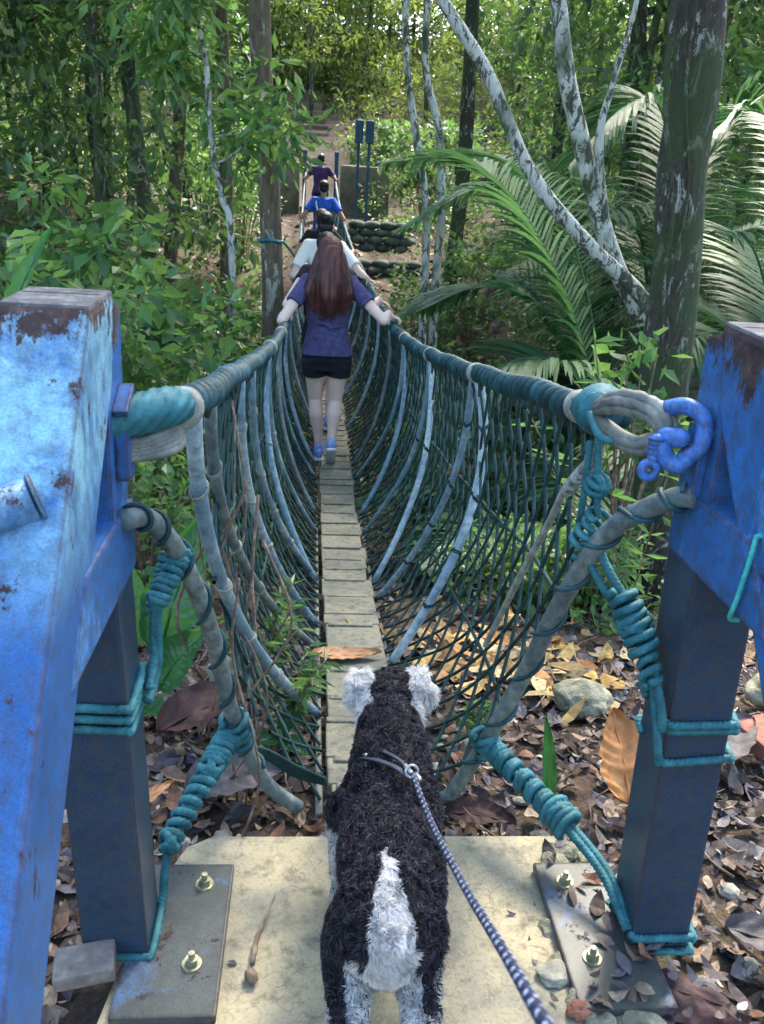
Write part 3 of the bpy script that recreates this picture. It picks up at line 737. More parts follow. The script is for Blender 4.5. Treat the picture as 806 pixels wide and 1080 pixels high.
# ------------------------------------------------------------------ landing slab
bm = bmesh.new()
poly = [(-.56, 1.20), (-.60, 1.0), (-.50, .3), (.30, .3), (.36, 1.05), (.43, 1.45), (.455, 1.62), (.47, 1.757), (-.40, 1.757), (-.46, 1.72), (-.52, 1.55)]
a = [bm.verts.new((x+.02*noise.noise(Vector((x*5, y*5, 0))), y, 0)) for x, y in poly]; bm.faces.new(a[::-1] if False else a)
r_ = bmesh.ops.extrude_face_region(bm, geom=bm.faces[:]); vz = [v for v in r_['geom'] if isinstance(v, bmesh.types.BMVert)]
for v in vz: v.co.z = -.12
bmesh.ops.recalc_face_normals(bm, faces=bm.faces[:])
bmesh.ops.bevel(bm, geom=[e for e in bm.edges if all(v.co.z > -.01 for v in e.verts)], offset=.008, segments=2, affect='EDGES')
mb = MB(); mb.addbm(bm); o = mb.build('concrete_slab', M['concrete'], None, False); tag(o, 'worn yellowish concrete landing slab under the dog', 'concrete slab')
mb = MB(); rd = random.Random(3)
for k_ in range(46):
    bm = bmesh.new(); q = rd.uniform(.012, .034); bmesh.ops.create_icosphere(bm, subdivisions=2, radius=q)
    sx, sy = rd.uniform(.8, 1.6), rd.uniform(.8, 1.3); cx, cy = rd.gauss(.455, .045), rd.uniform(1.18, 1.72)
    for v in bm.verts:
        f_ = 1+.45*noise.noise(v.co*60+Vector((k_, 0, 0))); v.co = Vector((v.co.x*sx*f_+cx, v.co.y*sy*f_+cy, v.co.z*.7*f_+.0))
    mb.addbm(bm)
o = mb.build('rubble', M['stone_pale'], None, False); tag(o, 'crumbled pale concrete bits along the right edge of the slab', 'rubble', kind='stuff')


# ------------------------------------------------------------------ far end
ab = thing('concrete_abutment', 'pale weathered concrete block holding the far end of the bridge', 'abutment', (-.13, 22.2, .2))
AO = Vector(ab.location)
mb = MB(); mb.box(V(-.2, 22.9, .1)-AO, (3.4, 1.6, 2.1), (0, 0, 0), .04); mb.build('block', M['abut'], ab, False)
for s, nm in ((-1, 0), (1, 0)):
    mb = MB(); mb.box(V(-.13+s*1.05, 21.9, 1.35)-AO, (1.15, .5, 1.5), (0, 0, .03*s), .04); mb.build('side_wall', M['abut'], ab, False)
for s, lb in ((-1, 'slim blue steel post on the left of the far bridge end'), (1, 'slim blue steel post on the right of the far bridge end')):
    t = thing('far_post', lb, 'steel post', (-.13+s*.37, 21.95, .9), 'blue posts at the far bridge end'); o_ = Vector(t.location)
    mb = MB(); mb.box(V(-.13+s*.37, 21.95, 1.62)-o_, (.09, .10, 1.44), (0, 0, 0), .01); mb.build('shaft', M['blue_far'], t, False)
    mb = MB(); mb.box(V(-.13+s*.37, 21.95, 2.33)-o_, (.11, .13, .10), (0, 0, 0), .015); mb.build('post_head', M['blue_far'], t, False)
for x_, lb in ((.64, 'left one of two tall blue posts with oblong heads beyond the bridge'), (.86, 'right one of two tall blue posts with oblong heads beyond the bridge')):
    t = thing('tall_post', lb, 'post', (x_, 19.6, H(x_, 19.6)), 'tall blue posts on the far bank'); o_ = Vector(t.location)
    mb = MB(); mb.box(V(x_, 19.6, 1.8)-o_, (.06, .06, 2.2), (0, 0, 0), .01); mb.build('shaft', M['blue_far'], t, False)
    mb = MB(); mb.box(V(x_, 19.57, 2.70)-o_, (.17, .12, .44), (0, 0, 0), .02); mb.build('head_box', M['blue_far'], t, False)
st = thing('stone_steps', 'earthy stone steps climbing the slope beyond the bridge', 'steps', (-.35, 23, 1.0))
rd = random.Random(8)
for k_ in range(14):
    yy = 23.8+k_*.75; zz = 1.15+k_*.265; xx = -.35-.03*k_
    mb = MB(); mb.box(V(xx+rd.uniform(-.1, .1), yy, zz)-Vector(st.location), (1.25+rd.uniform(-.2, .25), .62, .30), (rd.uniform(-.03, .03), rd.uniform(-.03, .03), rd.uniform(-.06, .06)), .03)
    mb.build('step', M['step'], st, False)
for nm, (cx, cy, cz, wx, hz), lb in (('a', (.98, 16.6, .83, 1.15, .62), 'upper mossy sandbag wall right of the bridge at its far end'), ('b', (1.05, 15.9, .28, 1.35, .5), 'lower mossy sandbag wall right of the bridge at its far end')):
    mb = MB(); rd = random.Random(len(lb))
    rows = int(hz/.13); cols = int(wx/.3)
    for r_ in range(rows):
        for c_ in range(cols+1):
            mb.ellip((cx-wx/2+.3*c_+rd.uniform(-.05,.05)+(.15 if r_ % 2 else 0)+rd.uniform(-.02, .02), cy+rd.uniform(-.04, .04)+r_*.03, cz-hz/2+.13*r_+.06), (.17, .16, .082), (rd.uniform(-.1, .1), rd.uniform(-.1, .1), 0), 12, 8)
    o = mb.build('sandbag_wall', M['stone_dark']); tag(o, lb, 'retaining wall', 'sandbag walls on the far bank')

# ------------------------------------------------------------------ people
def hand(mb, wrist, grip, s, k=1.0):
    """palm and five fingers closed over the rope at grip; the rope runs along Y"""
    w_ = Vector(wrist); g = Vector(grip)
    palm = g+V(-s*.012, -.004, .043*k)
    mb.capsule(w_, .022*k, w_.lerp(palm, .35), .024*k, 12)
    for j in (-1.3, -.45, .45, 1.3):
        mb.capsule(w_.lerp(palm, .3)+V(0, j*.010, 0), .015*k, palm+V(s*.008, j*.021*k, 0), .0125*k, 10)
    for j, L in ((-1.5, .8), (-.5, .95), (.5, 1.05), (1.5, .95)):
        b = palm+V(s*.012, j*.0205*k, .002); r = .0088*k
        q = [b, b+V(s*.034*L, j*.002, -.012), b+V(s*.050*L, j*.003, -.036*L), b+V(s*.040*L, j*.003, -.060*L)]
        mb.chain(q, [r*1.1, r*1.05, r, r*.85], 8)
    t0 = palm+V(-s*.012, -.020*k, -.004)   # thumb leaves the side of the palm
    mb.chain([t0, t0+V(-s*.018, -.022, -.018), t0+V(-s*.016, -.030, -.046)], [.012*k, .0105*k, .009*k], 8)

def head_mesh(mb, c, k, yaw=0, pitch=0, full=True):
    Mx = Matrix.Translation(Vector(c)) @ Euler((pitch, 0, yaw)).to_matrix().to_4x4()
    T_ = lambda x, y, z: Mx @ Vector((x*k, y*k, z*k))
    mb.ellip(T_(0, -.01, .035), (.076*k, .092*k, .090*k), (pitch, 0, yaw))
    mb.ellip(T_(0, .022, -.03), (.060*k, .070*k, .075*k), (pitch, 0, yaw))
    mb.capsule(T_(0, .04, -.075), .030*k, T_(0, .065, -.085), .018*k)          # chin
    mb.capsule(T_(0, .085, .02), .011*k, T_(0, .108, -.018), .014*k)           # nose
    mb.capsule(T_(-.02, .084, -.050), .009*k, T_(.02, .084, -.050), .009*k)     # mouth
    mb.capsule(T_(-.045, .078, .035), .012*k, T_(.045, .078, .035), .012*k)     # brow
    for s in (-1, 1):
        mb.ellip(T_(s*.078, 0, -.002), (.010*k, .020*k, .032*k), (pitch, 0, yaw+s*.3), 10, 8)
        mb.ellip(T_(s*.028, .078, .012), (.013*k, .012*k, .010*k), (0, 0, 0), 8, 6)

def person(pos, h, label, skin, shirt, bottom, hairm, hands, voxel=.007, lean=0.0, long_sleeve=0, legs='step', shorts=True, hairstyle='long', sleeve=.5, bell=1.0, group=None, hip=.165, extras=None):
    x, y, z = pos; k = h/1.62
    t = thing('person', label, 'person', pos, group); O = Vector(pos)
    pel = V(0, 0, .86*k); chest = V(0, lean*.5, 1.18*k); nk = V(0, lean*.8, 1.36*k); hd = V(0, lean+.015, 1.50*k)
    sh = {s: V(s*.155*k, lean*.75, 1.315*k) for s in (-1, 1)}
    b = MB()
    b.frustum(pel+V(0, 0, -.10*k), (hip*k, .11*k), pel+V(0, 0, .07*k), (.155*k, .10*k)); b.ellip(pel+V(0, -.02, -.03*k), (hip*k, .115*k, .12*k))
    b.ellip(V(0, lean*.3, 1.02*k), (.128*k, .09*k, .16*k)); b.ellip(chest, (.155*k, .10*k, .17*k)); b.capsule(sh[-1]*1, .048*k, sh[1]*1, .048*k)
    b.capsule(nk-V(0, 0, .05*k), .052*k, hd-V(0, 0, .05*k), .047*k); head_mesh(b, hd, k, 0, -.1)
    fa = {}
    for s in (-1, 1):
        W = hands[s]; G = Vector(W)-O
        wr = G+V(-s*.045, -.035, .075)
        d = wr-sh[s]; mid = sh[s]+d*.5; slack = max(0, (.50*k)**2-(d.length)**2)**.5*.5
        el = mid+V(s*slack*.55, -slack*.5-.02, -slack*.75)
        fa[s] = (el, wr)
        b.chain([sh[s], sh[s].lerp(el, .5), el], [.048*k, .043*k, .036*k]); b.chain([el, el.lerp(wr, .3), wr], [.036*k, .036*k, .023*k])
        hand(b, wr, G+V(0, 0, .0), s, k)
    # legs
    kn = {}; an = {}; ft = {}
    if legs == 'step': cfg = {-1: ((-.075, .05, .46), (-.035, .03, .085), 0.0), 1: ((.075, .0, .45), (.052, -.16, .17), -.75)}
    else: cfg = {-1: ((-.085, .08, .46), (-.06, .02, .09), 0.0), 1: ((.085, .0, .46), (.06, -.10, .11), -.3)}
    for s in (-1, 1):
        kn[s], an[s], pit = V(cfg[s][0])*k, V(cfg[s][1])*k, cfg[s][2]
        hp = pel+V(s*.080*k, -.01, -.05*k)
        b.chain([hp, hp.lerp(kn[s], .5), kn[s]], [.094*k, .078*k, .052*k]); calf = kn[s].lerp(an[s], .32)+V(0, -.018*k, 0)
        b.chain([kn[s], calf, kn[s].lerp(an[s], .7), an[s]], [.052*k, .054*k, .038*k, .032*k])
        fd = V(0, cos(pit), sin(pit)); up = V(0, -sin(pit), cos(pit)); ft[s] = (an[s], fd, up)
        b.capsule(an[s]-up*.045*k-fd*.02*k, .032*k, an[s]-up*.05*k+fd*.14*k, .028*k)
    fuse(b, 'body', skin, t, voxel, 5, .5)
    # shirt
    c = MB()
    c.frustum(V(0, -.015, .80*k), (.196*k, .150*k), V(0, lean*.2, 1.00*k), (.147*k, .108*k)); c.frustum(V(0, lean*.2, .995*k), (.147*k, .108*k), V(0, lean*.6, 1.22*k), (.172*k, .118*k))
    c.frustum(V(0, lean*.6, 1.215*k), (.172*k, .118*k), V(0, lean*.75, 1.345*k), (.145*k, .085*k)); c.capsule(sh[-1]*1, .062*k, sh[1]*1, .062*k)
    if sleeve:
        for s in (-1, 1):
            e = sh[s].lerp(fa[s][0], sleeve); c.frustum(sh[s]-(e-sh[s])*.1, (.060*k, .060*k), e, (.064*k*bell, .060*k*bell), (0, 1, 0))
            c.ellip(sh[s], (.063*k,)*3)
    for i in range(7):   # soft folds at the small of the back
        a = i*1.7; zf = (.87+.035*i)*k; xf = .055*cos(a)
        c.capsule(V(xf-.035, -.112*k, zf), .011, V(xf+.04, -.114*k, zf+.018*sin(a*2)), .009, 8)
    fuse(c, 'shirt', shirt, t, voxel, 4, .5)
    # shorts or trousers
    c = MB()
    c.frustum(V(0, 0, .70*k), (.186*k, .120*k), V(0, -.01, .87*k), (.182*k, .130*k)); c.ellip(V(0, -.035*k, .79*k), (.172*k, .105*k, .10*k))
    for s in (-1, 1):
        hp = pel+V(s*.092*k, -.01, -.08*k); u = .40 if shorts else 1.0
        e = hp.lerp(kn[s], u)
        c.frustum(hp, (.10*k, .105*k), e, (.092*k if shorts else .07*k, .10*k if shorts else .07*k))
        if not shorts: c.frustum(kn[s]+V(0, 0, .02), (.07*k, .07*k), an[s]+V(0, 0, .0), (.055*k, .06*k))
    fuse(c, 'shorts' if shorts else 'trousers', bottom, t, voxel, 4, .5)
    for s in (-1, 1):
        a_, fd, up = ft[s]; c = MB()
        c.capsule(a_-up*.035*k-fd*.025*k, .040*k, a_-up*.045*k+fd*.07*k, .040*k); c.capsule(a_-up*.045*k+fd*.07*k, .040*k, a_-up*.055*k+fd*.15*k, .031*k); c.capsule(a_-fd*.005, .042*k, a_-up*.04*k, .040*k)
        sh_ = fuse(c, 'shoe', M['shoe'], t, .006, 3)
        c = MB(); c.box(a_-up*.085*k+fd*.055*k, (.075*k, .255*k, .022*k), (math.atan2(fd.z, fd.y), 0, 0), .009); c.build('sole', M['shoe_sole'], sh_)
    # hair
    c = MB()
    if hairstyle == 'long':
        c.ellip(hd+V(0, -.015, .05*k), (.092*k, .105*k, .092*k)); c.chain([hd+V(0, -.05, .02), hd+V(0, -.085, -.13*k), hd+V(.0, -.10, -.26*k), hd+V(-.005, -.105, -.37*k)], [.09*k, .088*k, .085*k, .052*k], 18)
        for s in (-1, 1):
            c.chain([hd+V(s*.06, -.02, 0), hd+V(s*.100, -.065, -.13*k), hd+V(s*.120, -.085, -.24*k), hd+V(s*.090, -.10, -.35*k)], [.05, .052, .056, .035], 14)
        for i in range(16):
            u = (i-7.5)/7.5; q = random.uniform(-.03, .03)
            c.chain([hd+V(u*.09, -.07, -.1), hd+V(u*.125, -.135+.04*u*u, -.22*k), hd+V(u*.11+q, -.13+.03*u*u, (-.40+.07*u*u)*k+q*1.5)], [.016, .018, .006], 8)
    elif hairstyle == 'bun':
        c.ellip(hd+V(0, -.02, .05*k), (.088*k, .10*k, .09*k)); c.ellip(hd+V(0, -.06, -.01*k), (.078*k, .06*k, .07*k)); c.ellip(hd+V(0, -.10, .08*k), (.045*k, .045*k, .045*k))
    else:
        c.ellip(hd+V(0, -.018, .055*k), (.084*k, .098*k, .080*k)); c.ellip(hd+V(0, -.05, .0), (.075*k, .06*k, .06*k))
    ho = fuse(c, 'hair', hairm, t, voxel*.8, 3, .5)
    if hairstyle == 'long':
        # loose strands over the mass
        c = MB(); rd = random.Random(2)
        for i in range(260):
            u = rd.uniform(-1, 1); ln = rd.uniform(.33, .47)
            p = [hd+V(u*.055, -.07+.03*abs(u), .13*k-.03*abs(u)), hd+V(u*.085, -.125+.05*u*u, 0), hd+V(u*.148, -.155+.06*u*u, -.14*k), hd+V(u*.168+rd.uniform(-.02, .02), -.165+.06*u*u+rd.uniform(-.01, .01), -.26*k), hd+V(u*.135+rd.uniform(-.035, .035), -.15+.05*u*u+rd.uniform(-.012, .012), -(ln-.07*u*u)*k)]
            c.tube(crspline(p, 12), [.0035*(1-.07*j) for j in range(12)], 4, cap=False)
        c.build('hair_strands', hairm, ho)
    return t, hd, sh, k

def rail_hand(s, y): return (railx(s, y), y, railz(y)+.028)
p1, hd1, sh1, k1 = person((-.085, 6.35, deck(6.35)), 1.60, 'woman with long reddish brown hair, purple tee and black shorts nearest on the bridge', M['skin'], M['purple'], M['black_cloth'], M['hair_brown'],
       {-1: rail_hand(-1, 6.30), 1: rail_hand(1, 6.30)}, .0065, group='people crossing the bridge', sleeve=.55)
person((-.10, 7.3, deck(7.3)), 1.60, 'pale armed person in a black top just ahead of the long haired woman', M['skin'], M['black_cloth'], M['black_cloth'], M['hair_dark'],
       {-1: rail_hand(-1, 7.2), 1: rail_hand(1, 7.3)}, .010, group='people crossing the bridge', sleeve=.3, legs='walk', hairstyle='bun', lean=.06)
person((-.10, 9.2, deck(9.2)), 1.70, 'dark haired person in a white shirt, third from the camera on the bridge', M['skin'], M['white_cloth'], M['black_cloth'], M['hair_dark'],
       {-1: rail_hand(-1, 9.1), 1: rail_hand(1, 9.0)}, .010, group='people crossing the bridge', sleeve=.75, legs='walk', hairstyle='bun', lean=.04)
person((-.12, 11.6, deck(11.6)), 1.60, 'mostly hidden person with a tan neck between the white shirt and the blue shirt', M['skin_tan'], M['black_cloth'], M['black_cloth'], M['hair_brown'],
       {-1: rail_hand(-1, 11.7), 1: rail_hand(1, 11.7)}, .011, group='people crossing the bridge', sleeve=.5, legs='walk', hairstyle='short', lean=.05)
p5, hd5, sh5, k5 = person((-.08, 15.6, deck(15.6)), 1.68, 'man in a bright blue T-shirt with a grey bag across his back', M['skin_tan'], M['blue_cloth'], simple('navy', (.015, .03, .12), .8, .2), M['hair_dark'],
       {-1: rail_hand(-1, 15.6), 1: rail_hand(1, 15.5)}, .011, group='people crossing the bridge', sleeve=.6, legs='walk', hairstyle='short', shorts=False, hip=.15, bell=1.05)
person((-.125, 20.6, deck(20.6)), 1.62, 'farthest person, in a dark purple shirt, at the end of the bridge', M['skin_tan'], M['purple_dark'], M['black_cloth'], M['hair_dark'],
       {-1: rail_hand(-1, 20.9), 1: rail_hand(1, 20.9)}, .012, group='people crossing the bridge', sleeve=.6, legs='walk', hairstyle='short', shorts=False)
bgt = thing('shoulder_bag', 'small grey bag slung across the back of the man in blue', 'bag', (-.03, 15.42, deck(15.6)+1.04)); bo = Vector(bgt.location)
mb = MB(); mb.box((0, 0, 0), (.27, .10, .17), (0, .45, 0), .035); mb.box((0.0, -.055, .03), (.22, .02, .07), (0, .45, 0), .008); mb.build('pouch', simple('bag_grey', (.16, .18, .22), .7, .3), bgt)
mb = MB(); mb.tube(crspline([(-.1, -.02, .05), (-.16, .04, .22), (-.17, .13, .32), (-.13, .2, .36)], 20), .014, 6); mb.build('strap', M['white_cloth'], bgt); mb = MB(); mb.tube(crspline([(.12, -.01, -.06), (.17, .06, -.12), (.17, .16, -.1)], 12), .012, 6); mb.build('strap', M['white_cloth'], bgt)

# ------------------------------------------------------------------ the dog
dg_ = thing('dog', 'small curly charcoal dog with white ears and a white patch over its tail', 'dog', (-.02, 1.35, 0))
DO = Vector(dg_.location)
b = MB()
P_ = lambda *a: Vector(a)-DO
b.ellip(P_(0, 1.50, .290), (.101, .15, .115)); b.ellip(P_(-.008, 1.35, .290), (.100, .19, .102)); b.ellip(P_(-.026, 1.215, .285), (.090, .110, .104))
b.chain([P_(0, 1.52, .33), P_(.005, 1.61, .37), P_(.008, 1.69, .395)], [.088, .074, .064])
HY = -.075; HZ = -.035
b.ellip(P_(.012, 1.80+HY, .44+HZ), (.064, .076, .060)); b.ellip(P_(.014, 1.83+HY, .47+HZ), (.045, .045, .03))
b.capsule(P_(.014, 1.85+HY, .42+HZ), .045, P_(.018, 1.925+HY, .395+HZ), .030); b.ellip(P_(.018, 1.955+HY, .405+HZ), (.014, .010, .011))
for s in (-1, 1):
    ex = .012+s*.062
    b.chain([P_(ex-s*.014, 1.815+HY, .480+HZ), P_(ex+s*.006, 1.810+HY, .484+HZ), P_(ex+s*.018, 1.800+HY, .452+HZ)], [.024, .027, .019])
    hx = -.028+s*.054
    b.chain([P_(hx, 1.20, .28), P_(hx+s*.010, 1.235, .185), P_(hx+s*.010, 1.105, .125), P_(hx+s*.012, 1.135, .03)], [.050, .046, .029, .026])
    b.chain([P_(hx+s*.012, 1.135, .025), P_(hx+s*.014, 1.175, .018)], [.024, .019])
    for j in (-1, 0, 1): b.capsule(P_(hx+s*.013+j*.012, 1.165, .016), .012, P_(hx+s*.014+j*.014, 1.188, .011), .009, 8)
    fx = s*.072-.004
    b.chain([P_(fx, 1.55, .24), P_(fx+s*.012, 1.52, .16), P_(fx+s*.012, 1.535, .09), P_(fx+s*.012, 1.52, .03)], [.052, .032, .024, .023])
    for j in (-1, 0, 1): b.capsule(P_(fx+s*.012+j*.012, 1.54, .016), .012, P_(fx+s*.013+j*.014, 1.562, .011), .009, 8)
b.chain([P_(-.029, 1.150, .350), P_(-.028, 1.120, .352), P_(-.027, 1.100, .335)], [.022, .018, .014])
def dog_white(p):
    """true coat pattern: 0 charcoal .. 1 white, p in world coordinates, arrays"""
    x, y, z = p[:, 0], p[:, 1], p[:, 2]
    n = np.array([noise.noise(Vector((float(a)*14, float(b_)*14, float(c)*14))) for a, b_, c in p])*.5
    ear = (np.abs(x-.012) > .044+.010*n) & (y > 1.665) & (z > .37)
    hw = np.interp(y, [1.05, 1.12, 1.17, 1.22, 1.27], [.038, .037, .029, .015, .004])
    rump = (np.abs(x+.028-.012*n) < hw*(1+.9*n)) & (y < 1.27) & (z > .2)
    tail = (y < 1.12) & (z > .34) & (np.abs(x+.03) < .03)
    leg = ((z < .245+.10*n) & (y < 1.27) & (np.abs(x+.03) < .068+.02*n)) | ((z < .20+.1*n) & (y > 1.4) & (y < 1.66))
    hind_low = (z < .17+.12*n) & (y < 1.26)
    w_ = np.where(ear | rump | tail, 1.0, 0.) ; w_ = np.maximum(w_, np.where(leg, .85, 0.)); w_ = np.maximum(w_, np.where(hind_low, .55, 0.))
    return w_
body = fuse(b, 'body', M['fur'], dg_, .007, 6, .5)
me = body.data; nv = len(me.vertices); co_ = np.empty(nv*3, np.float32); me.vertices.foreach_get('co', co_); co_ = co_.reshape(-1, 3)
wv = dog_white(co_+np.array(DO))
M['fur'].node_tree
ccol = np.array([.022, .019, .024])*(1-wv[:, None])+np.array([.62, .63, .66])*wv[:, None]
ca = me.color_attributes.new('col', 'FLOAT_COLOR', 'POINT'); ca.data.foreach_set('color', np.concatenate([ccol, np.ones((nv, 1))], 1).astype(np.float32).ravel())
me.calc_loop_triangles(); nt_ = len(me.loop_triangles); tri = np.empty(nt_*3, np.int32); me.loop_triangles.foreach_get('vertices', tri); tri = tri.reshape(-1, 3)
A_, B_, C_ = co_[tri[:, 0]], co_[tri[:, 1]], co_[tri[:, 2]]; nr = np.cross(B_-A_, C_-A_); ar = np.linalg.norm(nr, axis=1)
NS = 150000
pick = rng.choice(nt_, NS, p=ar/ar.sum()); u = rng.random((NS, 2)); fl = u.sum(1) > 1; u[fl] = 1-u[fl]
R0 = A_[pick]+(B_-A_)[pick]*u[:, :1]+(C_-A_)[pick]*u[:, 1:]; Nn = unit(nr[pick])
Rw = R0+np.array(DO)
# curly coat: tufts follow a noise field
nf = np.array([[noise.noise(Vector((a*42, b_*42, c*42))), noise.noise(Vector((a*42+9, b_*42, c*42))), noise.noise(Vector((a*42, b_*42+9, c*42)))] for a, b_, c in Rw.tolist()])
flow = np.array([0, -.25, -.15])
Dd = unit(Nn*.8+flow+nf*2.4+rng.normal(0, .22, (NS, 3)))
wh = dog_white(Rw)
isear = (Rw[:, 1] > 1.66) & (wh > .9)
Ln = rng.uniform(.009, .016, NS)*(1+.6*nf[:, 0]); Ln = np.where(isear, rng.uniform(.014, .027, NS), Ln); Ln = np.where((Rw[:, 2] < .2), Ln*.7, Ln); Ln = np.where((wh > .9) & (Rw[:, 1] < 1.3), Ln*.95, Ln)
Ln = np.where((Rw[:, 1] > 1.62) & ~isear, Ln*.8, Ln)
sd_ = unit(np.cross(Dd, rng.normal(0, 1, (NS, 3)))); wd = rng.uniform(.0006, .0011, NS)[:, None]
curl = unit(np.cross(Nn, nf+1e-3))*.006
p0 = R0-Nn*.002; p1_ = R0+Dd*Ln[:, None]*.5+Nn*.002; p2_ = R0+Dd*Ln[:, None]+curl*np.where(isear, .3, 1.)[:, None]-np.array([0, .002, .004])
vv = np.stack([p0-sd_*wd, p0+sd_*wd, p1_-sd_*wd, p1_+sd_*wd, p2_], 1).reshape(-1, 3)
bb = (np.arange(NS)*5)[:, None]; ff = np.concatenate([bb+np.array([[0, 1, 3]]), bb+np.array([[0, 3, 2]]), bb+np.array([[2, 3, 4]])], 0)
tone = rng.uniform(.6, 1.6, NS)[:, None]; gg = rng.random(NS) < .24+.7*np.clip(nf[:, 1], 0, 1)
blk = np.array([.030, .026, .034])*tone; blk[gg] = np.array([.13, .125, .145])
wt = np.array([.90, .88, .86])*rng.uniform(.8, 1.1, NS)[:, None]
mixd = (rng.random(NS) < wh)[:, None]
cc = np.where(mixd, wt, blk); cc = np.repeat(cc, 5, 0)
np_mesh('fur', vv, ff, M['fur'], dg_, cc)

# harness and leash
hn = thing('dog_harness', 'dark narrow strap round the dog behind its neck with a silver clip', 'harness', (0, 1.5, .42)); ho_ = Vector(hn.location)
fab = simple('webbing', (.03, .035, .06), .6, .3, 60, .4, .002, bscale=300)
mb = MB()
def strap(mb, pts, wx, th):
    q = crspline(pts, 26)
    vv = []; n = len(q)
    for i, a in enumerate(q):
        d = (q[min(i+1, n-1)]-q[max(i-1, 0)]).normalized(); sd = d.cross(V(0, 0, 1)).normalized(); up = sd.cross(d)
        for cx_, cz_ in ((-1, -.6), (-1, .6), (-.8, 1), (.8, 1), (1, .6), (1, -.6)): vv.append(a+sd*wx*cx_*.8+up*th*cz_*.7)
    mb.add(vv, [(6*i+k_, 6*i+(k_+1) % 6, 6*i+6+(k_+1) % 6, 6*i+6+k_) for i in range(n-1) for k_ in range(6)])
strap(mb, [V(-.088, 1.555, .33)-ho_, V(-.072, 1.545, .375)-ho_, V(-.045, 1.505, .407)-ho_, V(.0, 1.455, .424)-ho_, V(.026, 1.42, .424)-ho_], .007, .0035)
mb.build('strap', fab, hn); mb = MB()
strap(mb, [V(-.086, 1.58, .32)-ho_, V(-.066, 1.57, .378)-ho_, V(-.03, 1.53, .412)-ho_, V(.01, 1.47, .43)-ho_, V(.028, 1.43, .43)-ho_], .005, .003)
mb.build('strap', fab, hn)
mb = MB()
ring = [V(.030+.012*cos(a), 1.425+.004*sin(a), .436+.012*sin(a))-ho_ for a in np.linspace(0, 2*pi, 20)]; mb.tube(ring, .0028, 8, cap=False)
mb.capsule(V(.020, 1.445, .434)-ho_, .005, V(.028, 1.415, .440)-ho_, .0045); mb.capsule(V(.038, 1.42, .434)-ho_, .004, V(.043, 1.405, .434)-ho_, .005)
mb.capsule(V(-.058, 1.535, .395)-ho_, .004, V(-.053, 1.525, .402)-ho_, .004)
mb.build('clip', M['galv'], hn)
# braided leash
lp = crspline([(.030, 1.415, .438), (.031, 1.168, .525), (.022, .858, .685), (.0, .602, .856), (-.025, .403, 1.0), (-.03, .25, 1.09)], 420)
L_ = [0]
for i in range(1, len(lp)): L_.append(L_[-1]+(lp[i]-lp[i-1]).length)
mb = MB(); mb.tube(lp, [.0051*(1+.10*sin(l*2*pi/.011)) for l in L_], 14)
m, nt, p = newmat('braid')
a = nt.nodes.new('ShaderNodeAttribute'); a.attribute_name = 'col'; nt.links.new(a.outputs[0], p.inputs['Base Color']); p.inputs['Roughness'].default_value = .55
o = mb.build('leash', m); me = o.data
ca = me.color_attributes.new('col', 'FLOAT_COLOR', 'POINT'); cl_ = []
for i, l in enumerate(L_):
    for k_ in range(14):
        a1 = k_/14*4+l/.013; a2 = k_/14*4-l/.013
        wht = (math.floor(a1) % 2 == 0) and (math.floor(a2) % 2 == 0)
        cl_ += [.26, .30, .42, 1] if wht else [.012, .018, .05, 1]
ca.data.foreach_set('color', cl_); tag(o, 'braided navy and white leash running from the dog up towards the viewer', 'leash')

# ------------------------------------------------------------------ leaf litter on the near bank
def litter(n, xy, size, name, palette, label=None, rough=.5, lift=.0, kind='stuff', curl=1.0):
    """curled dead leaves as 3x5 grids"""
    x, y = xy
    z = np.array([H(float(a), float(b)) for a, b in zip(x, y)])+rng.uniform(.002, .03, n)+lift
    th = rng.uniform(0, 2*pi, n); tilt = rng.normal(0, .28, n); til2 = rng.normal(0, .28, n)
    s = size*rng.uniform(.55, 1.3, n); wd = rng.uniform(.32, .6, n); cu = rng.uniform(-1.1, 1.4, n)*curl; cv = rng.uniform(-1.5, 1.2, n)*curl
    us = np.array([0, .22, .5, .78, 1.]); ws = np.array([.05, .75, 1., .7, .04])
    V_ = []
    for i, (u_, w_) in enumerate(zip(us, ws)):
        for j in (-1, 0, 1):
            lx = (u_-.5)*s; ly = j*w_*wd*s*.5
            lz = cu*(u_-.5)**2*s + cv*(abs(j)*w_*wd)**2*s*.5 + (.02*s if j else 0) + rng.normal(0, .02, n)*s
            V_.append((lx, ly, lz))
    V_ = np.array(V_)  # 15,3,n
    lx, ly, lz = V_[:, 0], V_[:, 1], V_[:, 2]
    lz = lz+lx*tilt+ly*til2
    X = x+lx*np.cos(th)-ly*np.sin(th); Y = y+lx*np.sin(th)+ly*np.cos(th); Z = z+lz
    v = np.stack([X.T, Y.T, Z.T], 2).reshape(-1, 3)
    q = []
    for i in range(4):
        for j in range(2): q.append([i*3+j, i*3+j+1, i*3+j+4, i*3+j+3])
    f = ((np.arange(n)*15)[:, None, None]+np.array(q)[None]).reshape(-1, 4)
    pal = np.array(palette); c = pal[rng.integers(0, len(pal), n)]*rng.uniform(.45, 1.15, (n, 1)); c = np.repeat(c, 15, 0)
    o = np_mesh(name, v, f, M['litter'], None, c)
    if label: tag(o, label, 'fallen leaves')
    tag(o, kind=kind); return o
def scatter(n, x0, x1, y0, y1, reject):
    xs = []; ys = []
    while len(xs) < n:
        x = rng.uniform(x0, x1); y = rng.uniform(y0, y1)
        if not reject(x, y): xs.append(x); ys.append(y)
    return np.array(xs), np.array(ys)
onslab = lambda x, y: (-.50 < x < .42 and y < 1.76) or (-.66 < x < -.30 and y < 1.7) or (.42 < x < .68 and 1.2 < y < 1.66 and rng.random() < .8)
